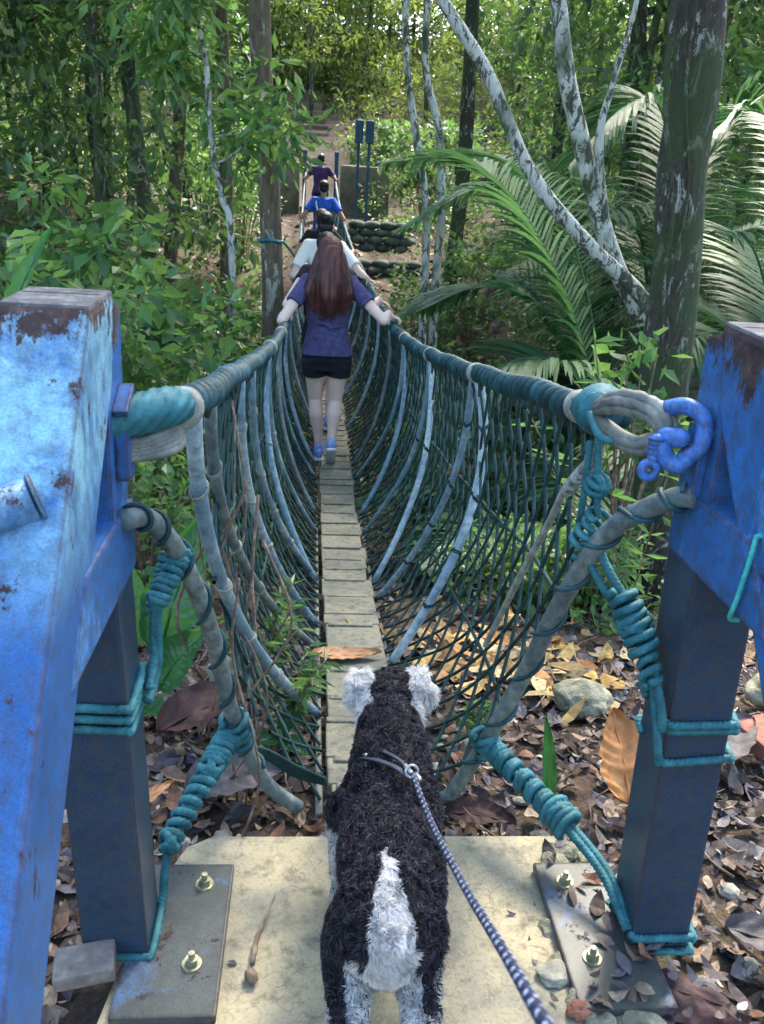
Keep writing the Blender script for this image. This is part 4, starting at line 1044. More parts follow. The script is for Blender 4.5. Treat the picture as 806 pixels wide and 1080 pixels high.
BR = [(.10, .065, .05), (.16, .11, .085), (.07, .05, .055), (.22, .16, .13), (.05, .035, .035), (.30, .20, .14), (.13, .11, .13), (.24, .22, .22), (.055, .04, .045), (.20, .10, .06), (.09, .08, .10), (.36, .27, .19)]
litter(9500, scatter(9500, -2.2, 3.0, .5, 3.3, onslab), .070, 'leaf_litter', BR, 'brown and grey fallen leaves covering the near bank')
litter(5500, scatter(5500, -4.5, 6.5, 2.8, 8, lambda x, y: False), .10, 'leaf_litter', BR+[(.4, .26, .12)], 'brown fallen leaves down the gully below the bridge')
litter(9000, scatter(9000, -12, 12, 8, 34, lambda x, y: abs(x+.3) < .9 and y > 22), .16, 'leaf_litter', [(.16, .09, .05), (.30, .17, .08), (.10, .07, .04), (.40, .26, .12), (.22, .12, .07)], 'orange brown fallen leaves on the far slope')
# small crumbs
litter(2600, scatter(2600, -1.6, 2.2, .9, 3.0, onslab), .028, 'leaf_crumbs', BR+[(.5, .45, .36), (.6, .56, .48)], 'leaf crumbs and chips on the near bank')
litter(110, scatter(110, -.45, .46, 1.1, 1.75, lambda x, y: x < .28+.1*rng.random() and rng.random() < .93), .028, 'slab_crumbs', BR, 'dark leaf crumbs scattered on the slab', lift=.075)
litter(80, (rng.uniform(.40, .72, 80), rng.uniform(1.16, 1.72, 80)), .05, 'plate_litter', BR, 'leaf fragments lying over the right foot plate', lift=.12)
# yellow leaves right of the walkway
xs, ys = rng.normal(.58, .28, 95), rng.normal(2.98, .22, 95)
litter(95, (xs, ys), .15, 'yellow_leaves', [(.50, .30, .09), (.55, .36, .13), (.40, .20, .07), (.50, .38, .20)], 'patch of big yellow fallen leaves under the netting on the right', lift=.03, curl=.7)
# twigs
mb = MB(); rd = random.Random(4)
for i in range(240):
    x, y = rd.uniform(-2, 2.6), rd.uniform(.8, 4.2)
    if onslab(x, y): continue
    z = H(x, y)+rd.uniform(.02, .06); a = rd.uniform(0, pi); L = rd.uniform(.05, .30)
    p = Vector((x, y, z)); d = Vector((cos(a), sin(a), rd.uniform(-.1, .25)))*L
    mb.tube(crspline([p, p+d*.5+Vector((rd.gauss(0, .02), rd.gauss(0, .02), 0)), p+d], 6), [rd.uniform(.0015, .005)*(1-.1*k_) for k_ in range(6)], 5)
o = mb.build('fallen_twigs', M['twig']); tag(o, 'thin brown twigs strewn on the near bank', 'twigs', kind='stuff')
mb = MB(); rd = random.Random(14)
for i in range(420):
    x, y = rd.uniform(-2, 2.4), rd.uniform(.8, 3.6)
    if onslab(x, y): continue
    r_ = rd.uniform(.006, .028); mb.ellip((x, y, H(x, y)+.01), (r_*rd.uniform(.8, 1.5), r_, r_*.6), (rd.uniform(-.5, .5), 0, rd.uniform(0, 3)), 7, 5)
o = mb.build('gravel', M['stone'], None, False); tag(o, 'small pale stones among the leaf litter', 'gravel', kind='stuff')

def big_leaf(name, label, cat, base, tip, width, mat, sag=.0, curl=.2, veins=9, nrm=(0, 0, 1), ripple=.012, petiole=.0, lobes=0):
    base = Vector(base); tip = Vector(tip); d = tip-base; L = d.length; d.normalize()
    nn = Vector(nrm); sx = d.cross(nn).normalized(); nn = sx.cross(d).normalized()
    bm = bmesh.new(); NU, NV = 44, 17; g_ = []
    for i in range(NU):
        u = i/(NU-1); w_ = width*.5*(sin(pi*min(1, u**.8))**.75)*(1-.15*u) + .0006
        row = []
        for j in range(NV):
            v_ = (j/(NV-1))*2-1
            e = 1+.05*sin(u*30+v_*3)*abs(v_)**3
            h_ = curl*width*(v_*v_)*.5 + ripple*cos((u*veins - abs(v_)*1.4)*2*pi)*abs(v_)**.6*(1-abs(v_)*.3) - sag*4*(u-.5)**2*L*.3 + .01*width*noise.noise(Vector((u*6, v_*3, L)))*6
            row.append(bm.verts.new(base+d*u*L+sx*v_*w_*e+nn*h_ - Vector(d)*.0))
        g_.append(row)
    for i in range(NU-1):
        for j in range(NV-1): bm.faces.new((g_[i][j], g_[i+1][j], g_[i+1][j+1], g_[i][j+1]))
    mb = MB(); mb.addbm(bm)
    mb.tube([base+d*(u*L-petiole)+nn*(-.002-sag*4*(u-.5)**2*L*.3+.001) for u in np.linspace(-.02, .97, 14)], [.0045*(1-.06*i)*(L/.25)**.5 for i in range(14)], 6)
    o = mb.build(name, mat); 
    if label: tag(o, label, cat)
    return o
M['orange_leaf'] = simple('orange_leaf', (.42, .17, .05), .5, .25, 14, .3, .003, c2=(.58, .30, .12)); M['dry_leaf'] = simple('dry_leaf', (.40, .20, .09), .6, .2, 20, .3, c2=(.5, .28, .14))
M['maroon_leaf'] = simple('maroon_leaf', (.050, .022, .022), .7, .45, 18, .6, c2=(.11, .05, .04)); M['green_blade'] = simple('green_blade', (.06, .22, .04), .35, .2, 14, .2, c2=(.10, .30, .05))
M['grey_leaf'] = simple('grey_leaf', (.09, .08, .085), .65, .45, 20, .6, c2=(.17, .15, .14))
big_leaf('fallen_leaf', 'large upright orange dead leaf with clear veins beside the right leg', 'leaf', (.735, 1.93, -.05), (.70, 2.10, .155), .20, M['orange_leaf'], .2, .25, 9, (.25, -.8, .6), .006)
big_leaf('fallen_leaf', 'flat orange leaf lying across the walkway boards', 'leaf', (-.16, 2.83, deck(2.83)+.02), (.10, 2.86, deck(2.85)+.018), .10, M['dry_leaf'], -.1, .2, 7, (0, 0, 1), .003)
big_leaf('fallen_leaf', 'dark maroon leaf at the bottom edge right of the slab', 'leaf', (.50, 1.32, .01), (.72, 1.22, .02), .12, M['maroon_leaf'], .2, -.3, 8, (0, -.2, 1), .002)
big_leaf('grass_blade', 'single upright green pointed leaf in front of the knotted rope', 'leaf', (.505, 1.95, -.07), (.475, 2.0, .19), .045, M['green_blade'], .1, .5, 3, (.2, -1, .2), .001)
for i, (a, b_, w_, mt, lb) in enumerate([((-.50, 1.98, -.03), (-.22, 2.06, -.02), .17, 'grey_leaf', 'big grey curled dead leaf behind the left edge of the slab'),
    ((-.62, 2.25, -.03), (-.33, 2.42, .02), .17, 'maroon_leaf', 'wide dark brown dead leaf beyond the coiled rope on the left'),
    ((-.66, 1.78, .0), (-.52, 1.95, .02), .05, 'dry_leaf', 'narrow tan strip of dead leaf leaning by the left coiled rope'),
    ((1.0, 2.1, -.03), (1.25, 2.3, .0), .16, 'grey_leaf', 'grey dead leaf to the right of the orange leaf'),
    ((.20, 1.90, -.04), (.38, 1.83, -.02), .10, 'maroon_leaf', 'dark dead leaf touching the far edge of the slab on the right'),
    ((.80, 1.50, -.03), (.98, 1.32, .0), .12, 'grey_leaf', 'grey dead leaf right of the right frame foot')]):
    big_leaf('fallen_leaf', lb, 'leaf', a, b_, w_, M[mt], .25, .35, 8, (.1, -.2, 1), .003)
# stones and bricks
def rock(name, label, c, r, mat, seed, rot=(0, 0, 0)):
    bm = bmesh.new(); bmesh.ops.create_icosphere(bm, subdivisions=4, radius=1)
    Mr = Euler(rot).to_matrix()
    for v in bm.verts:
        p = v.co.copy(); q = 1+.28*noise.noise(p*1.5+Vector((seed, 0, 0)))+.10*noise.noise(p*4+Vector((seed, 3, 0)))+.04*noise.noise(p*11)
        v.co = Mr @ Vector((p.x*r[0]*q, p.y*r[1]*q, p.z*r[2]*q))
    mb = MB(); mb.addbm(bm); o = mb.build(name, mat, loc=c); tag(o, label, 'stone'); return o
rock('stone', 'pale mossy stone beside the yellow leaves right of the walkway', (.80, 2.60, -.13), (.11, .09, .055), M['stone_pale'], 1, (0, .1, .4))
rock('stone', 'pale rounded stone at the right edge behind the right frame', (1.52, 2.62, -.11), (.10, .09, .06), M['stone_pale'], 2)
rock('stone', 'grey flat stone on the right part of the slab', (.35, 1.33, .008), (.042, .03, .014), M['stone'], 3, (0, 0, .3))
rock('stone', 'reddish pebble near the bottom of the slab on the right', (.375, 1.24, .012), (.026, .021, .015), M['brick_red'], 4)
rock('stone', 'small pale stone left of the walkway under the left netting', (-.42, 2.66, -.08), (.09, .08, .05), M['stone'], 7)
mb = MB(); mb.box((-.60, 1.335, .045), (.115, .075, .036), (.06, -.05, .18), .005); o = mb.build('brick', M['brick'], None, False); tag(o, 'grey brick leaning by the foot of the left frame', 'brick')
mb = MB(); mb.box((1.30, 2.25, -.035), (.22, .16, .05), (.05, .05, .3), .01); o = mb.build('brick', M['brick_red'], None, False); tag(o, 'reddish broken brick behind the right leg', 'brick')
mb = MB(); mb.tube(crspline([(-.275, 1.36, .012), (-.27, 1.42, .016), (-.255, 1.47, .022), (-.235, 1.53, .03)], 12), [.006, .005, .008, .005, .006, .004, .0035, .003, .003, .002, .002, .002], 6); mb.ellip((-.275, 1.33, .014), (.014, .02, .01), (0, 0, .4), 8, 6)
o = mb.build('seed_stalk', M['twig']); tag(o, 'dry brown stalk lying on the slab right of the left foot plate', 'twig')

# ------------------------------------------------------------------ palms
def frond(parent, O, pts, leaf=.55, n=70, width=.022, hang=.45, mat='palm', seed=0, curl=0.):
    q = crspline([Vector(p)-O for p in pts], n+8); rd = np.random.default_rng(seed)
    mb = MB(); mb.tube(q, [.016*(1-.85*i/(n+7)) for i in range(n+8)], 6); 
    vs_ = []; fs_ = []
    for i in range(6, n+8):
        u = (i-6)/(n+1); d = (q[min(i+1, n+7)]-q[i-1]).normalized(); sd = d.cross(V(0, 0, 1)).normalized(); up = sd.cross(d)
        L = leaf*(sin(pi*(.12+.84*u))**.6)*rd.uniform(.88, 1.08)
        for s in (-1, 1):
            dd = (sd*s*.95+d*(.45+.35*u)+up*.10+Vector(rd.normal(0, .05, 3))).normalized()
            p = q[i]; prev = None; b0 = len(vs_); ww = width*rd.uniform(.8, 1.15); K = 5
            for k_ in range(K+1):
                t = k_/K; w_ = ww*.5*(sin(pi*(.1+.88*t))**.6 if k_ < K else .05)
                sw = dd.cross(V(0, 0, 1)).normalized() if abs(dd.z) < .95 else sd
                sw = (sw*.85 + d*.3*s).normalized()
                vs_.append(p-sw*w_); vs_.append(p+sw*w_)
                p = p+dd*L/K; dd = (dd+V(0, 0, -hang*(.25+t)*.55)).normalized()
            for k_ in range(K): fs_.append((b0+2*k_, b0+2*k_+1, b0+2*k_+3, b0+2*k_+2))
    mb.add(vs_, fs_)
    return mb.build('frond', M[mat], parent, False)
def palm(label, base, crown, spec, generic, glen, leaf, seed, mat='palm', stem=.07, hang=.45):
    t = thing('palm', label, 'palm', base); O = Vector(base)
    mb = MB(); P = crspline([V(0, 0, -.1), (Vector(crown)-O)*.5+V(.03, 0, 0), Vector(crown)-O], 14); mb.tube(P, [stem*(1.3-.4*i/13)*(1+.08*(i % 2)) for i in range(14)], 12); mb.build('trunk', M['bark_brown'], t)
    for i, pts in enumerate(spec): frond(t, O, pts, leaf, 84, .036, hang, mat, seed+i)
    rd = random.Random(seed)
    for i, (a, el, L) in enumerate(generic):
        c = Vector(crown); a = radians(a); d = V(sin(a), cos(a), 0)
        pts = [c, c+d*L*.3+V(0, 0, el*L*.32), c+d*L*.65+V(0, 0, el*L*.42), c+d*L+V(0, 0, el*L*.22)]
        frond(t, O, pts, leaf*.95, 66, .036, hang, mat, seed+20+i)
    return t
palm('large palm with fronds arching over towards the bridge from the right', (2.05, 6.1, H(2.05, 6.1)), (1.97, 6.05, -.25),
     [[(1.97, 6.05, -.25), (1.80, 6.2, .45), (1.52, 6.4, 1.10), (1.15, 6.7, 1.62), (.80, 7.0, 1.78), (.34, 7.3, 1.74)],
      [(1.97, 6.05, -.2), (1.70, 6.2, .40), (1.35, 6.3, .85), (1.0, 6.5, .90), (.62, 6.8, .68)],
      [(1.97, 6.05, -.2), (1.75, 5.9, .25), (1.45, 5.8, .50), (1.10, 5.7, .50), (.80, 5.6, .28)],
      [(1.97, 6.05, -.2), (1.9, 6.4, .6), (1.75, 6.9, 1.3), (1.45, 7.4, 1.75), (1.1, 7.9, 1.9)]],
     [(-60, .1, 1.5), (-95, .5, 1.4), (10, 1.0, 1.9), (60, .8, 2.0), (110, .6, 1.8), (170, .5, 1.4), (-150, .3, 1.3), (-35, .55, 1.7)], 1, .74, 100, hang=.55)
palm('tall palm behind the big mossy trunk with fronds hanging like a curtain', (3.0, 8.4, H(3, 8.4)), (2.95, 8.2, .75),
     [[(2.95, 8.2, .75), (2.95, 8.1, 1.7), (2.7, 8.0, 2.35), (2.35, 7.9, 2.3), (1.95, 7.8, 1.85)],
      [(2.95, 8.2, .75), (3.1, 8.0, 1.7), (3.4, 7.8, 2.4), (3.8, 7.6, 2.5), (4.3, 7.4, 2.1)],
      [(2.95, 8.2, .75), (2.7, 8.0, 1.3), (2.3, 7.7, 1.5), (1.9, 7.5, 1.25)]],
     [(-120, .6, 1.8), (-20, 1.0, 2.4), (40, 1.0, 2.4), (90, .8, 2.2), (150, .6, 1.8), (-70, .9, 2.4)], 1, .75, 200, hang=.6)
palm('glossy palm at the right edge of the photo beyond the right frame', (3.6, 6.3, H(3.6, 6.3)), (3.3, 6.2, .3),
     [[(3.3, 6.2, .3), (3.25, 6.1, 1.2), (3.0, 6.0, 1.9), (2.6, 6.0, 2.15), (2.3, 6.0, 1.95)],
      [(3.3, 6.2, .3), (3.0, 6.0, .9), (2.65, 5.8, 1.35), (2.3, 5.6, 1.4)],
      [(3.3, 6.2, .3), (2.9, 6.0, .6), (2.5, 5.8, .75), (2.1, 5.6, .55)]],
     [(180, .5, 1.5), (30, 1.0, 2.0), (100, .8, 1.9), (-50, .8, 1.8), (-150, .6, 1.5)], 1, .6, 300)
palm('low palm in the gully just behind the right hand rope', (1.35, 5.2, H(1.35, 5.2)), (1.3, 5.2, -.55),
     [], [(-80, .6, 1.2), (-30, .8, 1.4), (20, .9, 1.5), (70, .8, 1.4), (130, .5, 1.2), (180, .6, 1.1), (-130, .5, 1.1)], 1, .42, 400, stem=.05)
palm('palm with drooping fronds high above the far end of the bridge', (-2.4, 13.5, H(-2.4, 13.5)), (-1.9, 13.2, 4.9),
     [[(-1.9, 13.2, 4.9), (-1.4, 12.8, 5.3), (-.6, 12.3, 5.0), (.0, 12.0, 4.3), (.2, 11.8, 3.7)], [(-1.9, 13.2, 4.9), (-1.5, 12.6, 4.9), (-1.0, 12.0, 4.4), (-.55, 11.6, 3.7)]],
     [(30, .5, 2.2), (90, .4, 2.2), (150, .4, 2.0), (-150, .4, 2), (-90, .4, 2), (-30, .4, 2)], 1, .55, 500, stem=.08)

# ------------------------------------------------------------------ trees with trunks one can tell apart
def gb(x, y): return (x, y, H(x, y)-.1)
make_tree([gb(1.92, 4.55), (1.80, 4.5, -.3), (1.69, 4.5, .66), (1.66, 4.5, 1.2), (1.60, 4.5, 1.7), (1.60, 4.5, 2.1), (1.55, 4.5, 2.6), (1.55, 4.5, 3.4)], .135, .115, M['bark'], M['leaf_dark'], 'thick dark mossy trunk with white lichen behind the right frame', seed=3, crown=(.6, 3.2, 2.4, 9), leaf=.11, per=26,
          branches=[([(1.38, 4.40, 2.7), (1.42, 4.38, 2.0), (1.54, 4.37, 1.5), (1.55, 4.37, 1.2), (1.62, 4.36, .7)], .018), ([(1.50, 4.38, 2.7), (1.50, 4.375, 2.1), (1.60, 4.37, 1.6), (1.58, 4.37, 1.2), (1.62, 4.37, .9)], .010)])
make_tree([gb(2.75, 6.4), (2.45, 6.4, .28), (1.95, 6.45, 1.2), (1.64, 6.5, 1.93), (1.45, 6.5, 2.45), (1.25, 6.5, 3.3)], .074, .054, M['bark_pale'], M['leaf_mid'], 'pale blotched tree rising steeply behind the big trunk', seed=4, crown=(.4, 2.4, 1.9, 7), leaf=.10, per=28,
          branches=[([(1.90, 6.45, 1.3), (1.74, 6.4, 1.93), (1.78, 6.4, 2.3), (1.84, 6.3, 2.9), (1.7, 6.3, 3.5)], .035)])
make_tree([gb(2.6, 5.9), (2.3, 5.95, .55), (2.05, 6.0, .95), (1.62, 6.0, 1.28), (1.20, 6.0, 1.68), (.85, 6.0, 2.25), (.45, 6.0, 2.75), (.2, 6.0, 3.3)], .060, .034, M['bark_pale'], M['leaf_mid'], 'slender leaning tree with white streaked bark crossing in front of the palms', seed=5, crown=(.3, 1.8, 1.5, 6), leaf=.10, per=28)
make_tree([gb(.98, 9), (.93, 9, .3), (.88, 9, 1.4), (.70, 9, 2.2), (.60, 9, 2.7), (.52, 9, 3.6)], .042, .03, M['bark_pale'], M['leaf_mid'], 'thin white trunk, left one of the slim pair right of the bridge', seed=6, crown=(.2, 1.6, 1.2, 5), leaf=.11, per=28)
make_tree([gb(1.12, 9.2), (1.06, 9.2, .6), (1.06, 9.2, 1.4), (.98, 9.2, 2.1), (.80, 9.2, 2.7), (.78, 9.2, 3.6)], .045, .032, M['bark_pale'], M['leaf_mid'], 'thin blotchy trunk, right one of the slim pair right of the bridge', seed=7, crown=(.2, 1.6, 1.2, 5), leaf=.11, per=28)
t1 = make_tree([gb(-.66, 9), (-.62, 9, -.4), (-.60, 9, .41), (-.66, 9, 1.6), (-.74, 9, 2.6), (-.80, 9, 4.2)], .115, .095, M['bark_brown'], M['leaf_mid'], 'straight brown trunk with a teal rope round it, left of the bridge', seed=8, crown=(.4, 2.8, 2.2, 8), leaf=.12, per=30)
mb = MB(); loopc = [V(-.635+.118*cos(a), 9+.118*sin(a), 1.02+.01*sin(a*3)) for a in np.linspace(0, 4*pi, 50)]; mb.tube(loopc, .016, 6); mb.tube(crspline([(-.52, 9.0, 1.02), (-.45, 9.3, .92), (-.40, 9.8, .80)], 12), .013, 6)
o = mb.build('tie_rope', M['rope']); tag(o, 'teal rope tied round the brown trunk and run to the bridge', 'rope')
make_tree([gb(-2.15, 11), (-2.17, 11, .65), (-2.28, 11, 2.0), (-2.35, 11, 2.97), (-2.4, 11, 4.4)], .10, .07, M['bark'], M['leaf_dark'], 'dark narrow trunk half lost among leaves on the left', seed=9, crown=(.2, 2.6, 2.4, 8), leaf=.13, per=34)
make_tree([gb(-.90, 8), (-.92, 8, .92), (-1.0, 8, 1.4), (-1.08, 8, 1.8), (-1.12, 8, 2.4)], .032, .022, M['bark_pale'], M['leaf_bright'], 'slim pale sapling with bright leaves left of the brown trunk', seed=10, crown=(-.9, .9, .78, 9), leaf=.15, per=12, cl=.3)
make_tree([gb(-3.6, 7), (-3.5, 7, 1.0), (-3.2, 7.2, 2.0), (-2.4, 7.4, 3.0), (-1.9, 7.5, 3.7)], .09, .05, M['bark'], M['leaf_dark'], 'dark bent tree reaching over from the left edge', seed=11, crown=(-.2, 1.4, 2.0, 8), leaf=.12, per=34)
make_tree([gb(-1.5, 13.5), (-1.5, 13.5, 2.0), (-1.6, 13.5, 5.0)], .10, .08, M['bark_brown'], M['leaf_mid'], 'upright brown trunk further back, left of the roped brown trunk', seed=12, crown=(.0, 2.8, 2.4, 8), leaf=.13, per=34)
make_tree([gb(1.9, 14), (2.0, 14, 2.0), (1.9, 14, 5.0)], .13, .09, M['bark'], M['leaf_dark'], 'dark trunk far back behind the slim white pair', seed=13, crown=(-.5, 2.8, 2.6, 9), leaf=.13, per=40)
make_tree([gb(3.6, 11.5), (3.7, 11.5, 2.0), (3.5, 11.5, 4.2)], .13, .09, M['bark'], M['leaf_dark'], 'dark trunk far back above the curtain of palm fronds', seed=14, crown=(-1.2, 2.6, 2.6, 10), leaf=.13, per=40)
make_tree([gb(-4.6, 10), (-4.4, 10, 1.8), (-4.2, 10, 3.8)], .12, .08, M['bark'], M['leaf_dark'], 'leafy dark tree at the far left edge', seed=15, crown=(-1.6, 2.6, 2.4, 11), leaf=.13, per=44)

# ------------------------------------------------------------------ bushes and plants
def bush(label, c, r, h, n, leaf, mat, seed, name='bush', per=48, zlo=0.0, cl=.22):
    z0 = H(c[0], c[1]); t = thing(name, label, 'bush', (c[0], c[1], z0)); rd = random.Random(seed); mb = MB(); cents = []
    for i in range(n):
        a = rd.uniform(0, 2*pi); q = sqrt(rd.random())*r; zz = h*rd.uniform(max(.2, zlo), 1)*(1-.25*(q/r)**2)
        e = V(cos(a)*q, sin(a)*q, zz); mb.tube(crspline([V(e.x*.2, e.y*.2, -.05), V(e.x*.5, e.y*.5, zz*.55), e], 8), [.012*(1-.1*k_) for k_ in range(8)], 5); cents.append(e)
    mb.build('stems', M['twig'], t)
    P, D, s_ = clumps(cents, cl, int(per*.8), leaf, .5, droop=.15); v, f = leaf_arrays(P, D, s_, .62)
    np_mesh('foliage', v, f, M[mat], t); return t
bush('bright green bush behind the top of the left frame', (-1.75, 4.9), .75, 2.05, 50, .105, 'leaf_bright', 1)
bush('bright leafy bush touching the outside of the left hand rope', (-1.05, 5.6), .50, 1.85, 32, .10, 'leaf_bright', 2)
bush('light green bush between the left bright bush and the brown trunk', (-1.35, 7.4), .65, 2.35, 36, .12, 'leaf_bright', 3)
bush('bushy mid green shrub at the left edge of the photo', (-3.0, 5.6), .95, 2.35, 50, .11, 'leaf_bright', 4)
bush('dense shrub behind the bright bushes on the left', (-2.6, 8.0), 1.2, 3.1, 60, .15, 'leaf_bright', 5)
bush('dark shrub right beside the foot of the brown trunk', (-1.0, 9.8), .5, 2.2, 24, .10, 'leaf_mid', 6)
bush('low shrub under the left netting near the walkway', (-.95, 3.9), .50, .95, 34, .055, 'leaf_bright', 7, cl=.16)
bush('bright undergrowth bush under the right netting', (.95, 3.95), .42, .48, 30, .05, 'leaf_bright', 8, cl=.14, per=45)
bush('low bright bush between the right netting and the big trunk', (1.22, 3.9), .35, .55, 24, .06, 'leaf_bright', 9, cl=.14, per=40)
bush('small leafy plant in front of the big mossy trunk', (1.36, 3.95), .22, 1.45, 12, .09, 'leaf_bright', 10, cl=.12, per=16, zlo=.6)
bush('shrub in the gully below the right hand rope', (.95, 5.4), .55, 1.15, 34, .07, 'leaf_mid', 11, cl=.2, per=50)
bush('shrub in the gully beneath the left hand rope', (-.95, 6.6), .6, 1.2, 34, .07, 'leaf_mid', 12, cl=.2)
bush('dark shrub below the sandbag walls right of the bridge', (1.3, 12.2), .75, 1.5, 34, .09, 'leaf_dark', 21)
bush('low shrub on the bank between the slim white pair and the bridge', (.85, 10.4), .45, 1.5, 26, .08, 'leaf_dark', 22)
bush('leafy shrub right of the sandbag walls', (2.1, 13.0), .9, 2.0, 36, .10, 'leaf_mid', 13)
bush('leafy shrub left of the far abutment', (-2.4, 18.5), 1.1, 2.4, 40, .13, 'leaf_bright', 14)
bush('shrub on the bank above the tall blue posts', (2.4, 21), 1.2, 2.2, 44, .13, 'leaf_mid', 15)
bush('shrub left of the stone steps above the far bridge end', (-1.9, 24.5), .8, 2.0, 34, .13, 'leaf_mid', 17)
bush('shrub right of the stone steps above the far bridge end', (1.3, 25.0), .7, 1.6, 30, .13, 'leaf_mid', 18)
bush('bright bush hanging over the left end of the far bridge posts', (-1.5, 15.5), .6, 2.4, 22, .11, 'leaf_bright', 16, zlo=.6)

def leafy_plant(label, base, leaves, mat, name='broad_leaf_plant', wd=.12):
    t = thing(name, label, 'plant', base)
    for tip, w_, st in leaves:
        B = Vector(base); T = Vector(tip); s_ = B.lerp(T, st)+V(0, 0, .04)
        o = big_leaf('leaf', None, None, (s_-B), (T-B), w_, mat, .35, .35, 12, (.1, -.55, .8), .009); o.parent = t
        mb = MB(); mb.tube(crspline([V(0, 0, 0), (s_-B)*.6+V(0, 0, .03), s_-B], 8), .006, 6); k_ = mb.build('stalk', M['green_blade'], o)
    return t
bl = leaf_mat('broad_leaf', [(0, (.025, .10, .04)), (1, (.05, .16, .06))], rough=.3, trans=.3, tcol=(.15, .45, .1))
leafy_plant('broad ribbed green plant between the left leg and the left hoop', (-.72, 2.50, H(-.72, 2.5)), [((-.52, 2.62, .52), .20, .25), ((-.50, 2.45, .20), .16, .25), ((-.80, 2.6, .45), .15, .3), ((-.62, 2.3, -.01), .10, .3), ((-.95, 2.4, .30), .14, .3)], bl)
leafy_plant('small plant with dark glossy leaves below the left ribs', (-.26, 2.28, -.12), [((-.15, 2.18, -.07), .06, .1), ((-.33, 2.20, -.04), .06, .1), ((-.20, 2.36, .0), .06, .1)], bl)
leafy_plant('long strap leaf plant poking in at the left edge above the frame', (-1.7, 3.1, H(-1.7, 3.1)), [((-1.07, 3.0, 1.35), .09, .6), ((-1.3, 3.1, 1.15), .09, .6), ((-1.9, 3.2, 1.5), .09, .5), ((-2.1, 2.9, 1.2), .09, .5)], bl)
def seedling(label, base, h, n, leaf, seed, mat='leaf_bright'):
    t = thing('seedling', label, 'plant', base); rd = random.Random(seed); mb = MB(); P = []; D = []
    for j in range(n):
        a = rd.uniform(0, 6.28); top = V(cos(a)*h*.4, sin(a)*h*.3, h*rd.uniform(.6, 1.05)); q = crspline([V(0, 0, 0), top*.5+V(0, 0, .04), top], 9); mb.tube(q, [.003]*9, 5)
        for k_ in range(2, 9):
            for m__ in range(3): P.append(q[k_]); D.append((rd.gauss(0, 1), rd.gauss(0, 1), rd.uniform(-.3, .5)))
    mb.build('stems', M['twig'], t); v, f = leaf_arrays(np.array([tuple(p) for p in P]), np.array(D), rng.uniform(.6, 1.2, len(P))*leaf, .26)
    np_mesh('leaves', v, f, M[mat], t); return t
seedling('thin leaved seedling growing through the left netting', (-.36, 2.62, H(-.36, 2.62)), .42, 8, .075, 1)
seedling('narrow leaved seedling in front of the left ribs', (-.24, 2.36, H(-.24, 2.36)), .30, 6, .065, 2)
seedling('little green sprout right of the dog among the litter', (.36, 2.35, H(.36, 2.35)), .16, 5, .045, 3)
seedling('tall sprig with bright leaves left of the big mossy trunk', (1.30, 3.55, H(1.3, 3.55)), 1.5, 4, .13, 5)
# dry climbing stems tangled round the left hoop
mb = MB(); rd = random.Random(6)
for i in range(14):
    a = V(-.42+rd.uniform(-.08, .14), 2.0+rd.uniform(-.2, .5), -.1); b_ = V(-.40+rd.uniform(-.08, .1), 2.0+rd.uniform(-.2, .5), rd.uniform(.5, 1.0))
    mb.tube(crspline([a, a.lerp(b_, .35)+V(rd.gauss(0, .05), rd.gauss(0, .05), 0), a.lerp(b_, .7)+V(rd.gauss(0, .05), rd.gauss(0, .05), 0), b_], 14), rd.uniform(.002, .006), 5)
o = mb.build('dry_stems', M['twig']); tag(o, 'tangle of dry climbing stems between the left hoop and the netting', 'vines')

# ------------------------------------------------------------------ undergrowth and the far wood
def ground_leaves(n, x0, x1, y0, y1, hmin, hmax, size, mat, name, label, reject=None, per=14):
    cs = []
    while len(cs) < n:
        x = rng.uniform(x0, x1); y = rng.uniform(y0, y1)
        if reject and reject(x, y): continue
        if fbm(x*.7, y*.7, 2) < -.12: continue
        z = H(x, y)+rng.uniform(hmin, hmax)
        if abs(x) < .55 and y < 22 and z > deck(y)-.28: continue
        cs.append((x, y, z))
    P, D, s_ = clumps(cs, .22, per, size, droop=-.1); v, f = leaf_arrays(P, D, s_, .5)
    o = np_mesh(name, v, f, M[mat], None); tag(o, label, 'undergrowth', kind='stuff')
ground_leaves(900, -4, 5, 3.6, 8.5, .02, .45, .06, 'leaf_mid', 'ground_cover', 'green undergrowth filling the gully under the bridge', lambda x, y: (x > .2 and y < 3.9) or abs(x) < .25 and y < 4.2)
ground_leaves(240, -2.5, -.75, 3.0, 4.2, .02, .35, .05, 'leaf_bright', 'ground_cover', 'bright undergrowth left of the near part of the bridge')
ground_leaves(2600, -12, 12, 8.5, 22, .02, .8, .10, 'leaf_mid', 'ground_cover', 'undergrowth on the far bank', lambda x, y: (abs(x) < .9 and y > 16) or (.3 < x < 1.8 and 14.5 < y < 16.8))
ground_leaves(3600, -14, 14, 22, 46, .05, 1.0, .16, 'leaf_hill', 'ground_cover', 'undergrowth on the hill', lambda x, y: -1.0 < x < .25 and y < 32)

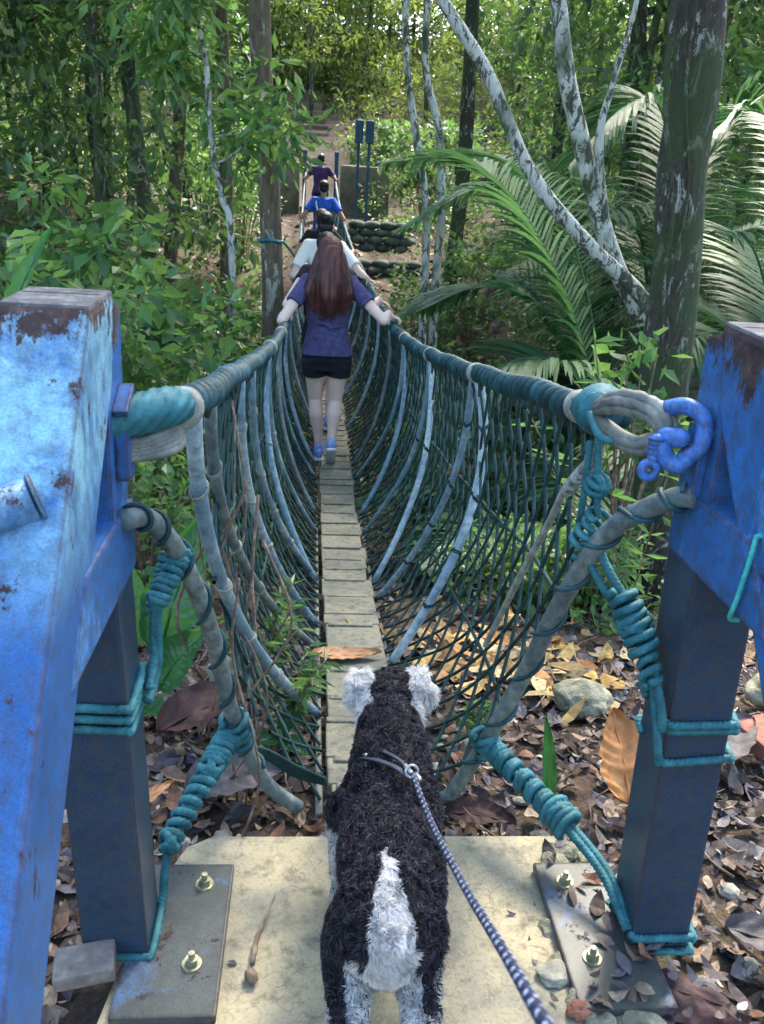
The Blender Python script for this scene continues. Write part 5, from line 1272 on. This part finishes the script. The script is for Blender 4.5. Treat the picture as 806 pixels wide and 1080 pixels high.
def forest(specs, name, label, seed, mat, leaf):
    rd = random.Random(seed); cents = []; rads = []; mb = MB()
    for (x, y, z0, z1, r, n) in specs:
        g_ = H(x, y); mb.tube(crspline([V(x, y, g_-.2), V(x+rd.uniform(-.3, .3), y, (g_+z1)/2), V(x+rd.uniform(-.5, .5), y, z1)], 8), [.075*(1-.08*k_) for k_ in range(8)], 8)
        for i in range(n):
            a = rd.uniform(0, 6.28); q = r*rd.random()**.5; zz = rd.uniform(z0, z1)
            cents.append((x+cos(a)*q, y+sin(a)*q, zz)); rads.append(rd.uniform(.35, .85))
    P, D, s_ = clumps(cents, rads, 34, leaf, droop=.2, squash=.55); v, f = leaf_arrays(P, D, s_*rng.uniform(.6, 1.35, len(s_)), .46)
    o = np_mesh(name, v, f, M[mat], None); tag(o, label, 'forest', kind='stuff')
    t_ = mb.build(name+'_trunks', M['bark'], None); tag(t_, label+', bare stems', 'tree stems', kind='stuff'); return o
rd = random.Random(31); sp = []; sp2 = []
for i in range(26):     # left wall of the wood
    x = rd.uniform(-11, -2.6); y = rd.uniform(10, 19); g_ = H(x, y); sp.append((x, y, g_+.6, g_+rd.uniform(5.5, 8), 1.5, 60))
for i in range(24):     # right wall
    x = rd.uniform(3.4, 12); y = rd.uniform(10, 20); g_ = H(x, y); sp.append((x, y, g_+.6, g_+rd.uniform(5.5, 8), 1.5, 60))
for i in range(60):     # hill
    x = rd.uniform(-16, 16); y = rd.uniform(24, 44)
    if -1.5 < x < .7 and y < 31: continue
    g_ = H(x, y); sp2.append((x, y, g_+1.0, g_+rd.uniform(5, 8), 2.0, 42))
for (x, y) in ((-1.2, 37), (.6, 38.5), (-2.8, 36), (2.2, 37), (-.4, 41), (1.6, 42), (-2.2, 42), (3.6, 40), (-4.4, 39), (-5.8, 41), (5.2, 41), (0, 35.5), (-1.6, 34), (1.2, 34), (-.6, 38), (-3.6, 43), (3, 43), (-7.5, 42), (7, 42), (-9, 40), (9, 41)):
    g_ = H(x, y); sp2.append((x, y, g_+.3, g_+6.5, 1.7, 70))
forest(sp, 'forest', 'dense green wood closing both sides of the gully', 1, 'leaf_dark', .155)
forest(sp2, 'hill_forest', 'sunlit wood on the hill beyond the steps', 2, 'leaf_hill', .20)
cs = []; rs = []
while len(cs) < 900:      # unseen leaf layer added high over the gully to shade the foreground
    x, y = rng.uniform(-9, 12), rng.uniform(1, 22)
    if fbm(x*.35, y*.35, 5, 2) < -.10: continue
    cs.append((x, y, rng.uniform(6.2, 9.0)+.12*y)); rs.append(rng.uniform(.4, .9))
P, D, s_ = clumps(cs, rs, 40, .20, droop=.2, squash=.4); v, f = leaf_arrays(P, D, s_, .5)
o = np_mesh('shade_canopy', v, f, M['leaf_mid'], None); tag(o, 'unseen leaf layer added high over the gully for shade', 'forest', kind='stuff')
sp = []
for i in range(24):     # unseen wood added behind and beside the viewer, shading the near side
    a = rd.uniform(0, 2*pi); r = rd.uniform(5, 9); x, y = r*sin(a), -1+r*cos(a)
    if y > 2.2: continue
    sp.append((x, y, .5, rd.uniform(6, 8.5), 1.6, 30))
forest(sp, 'shade_forest', 'unseen wood added behind the viewer to shade the near bank', 3, 'leaf_dark', .22)
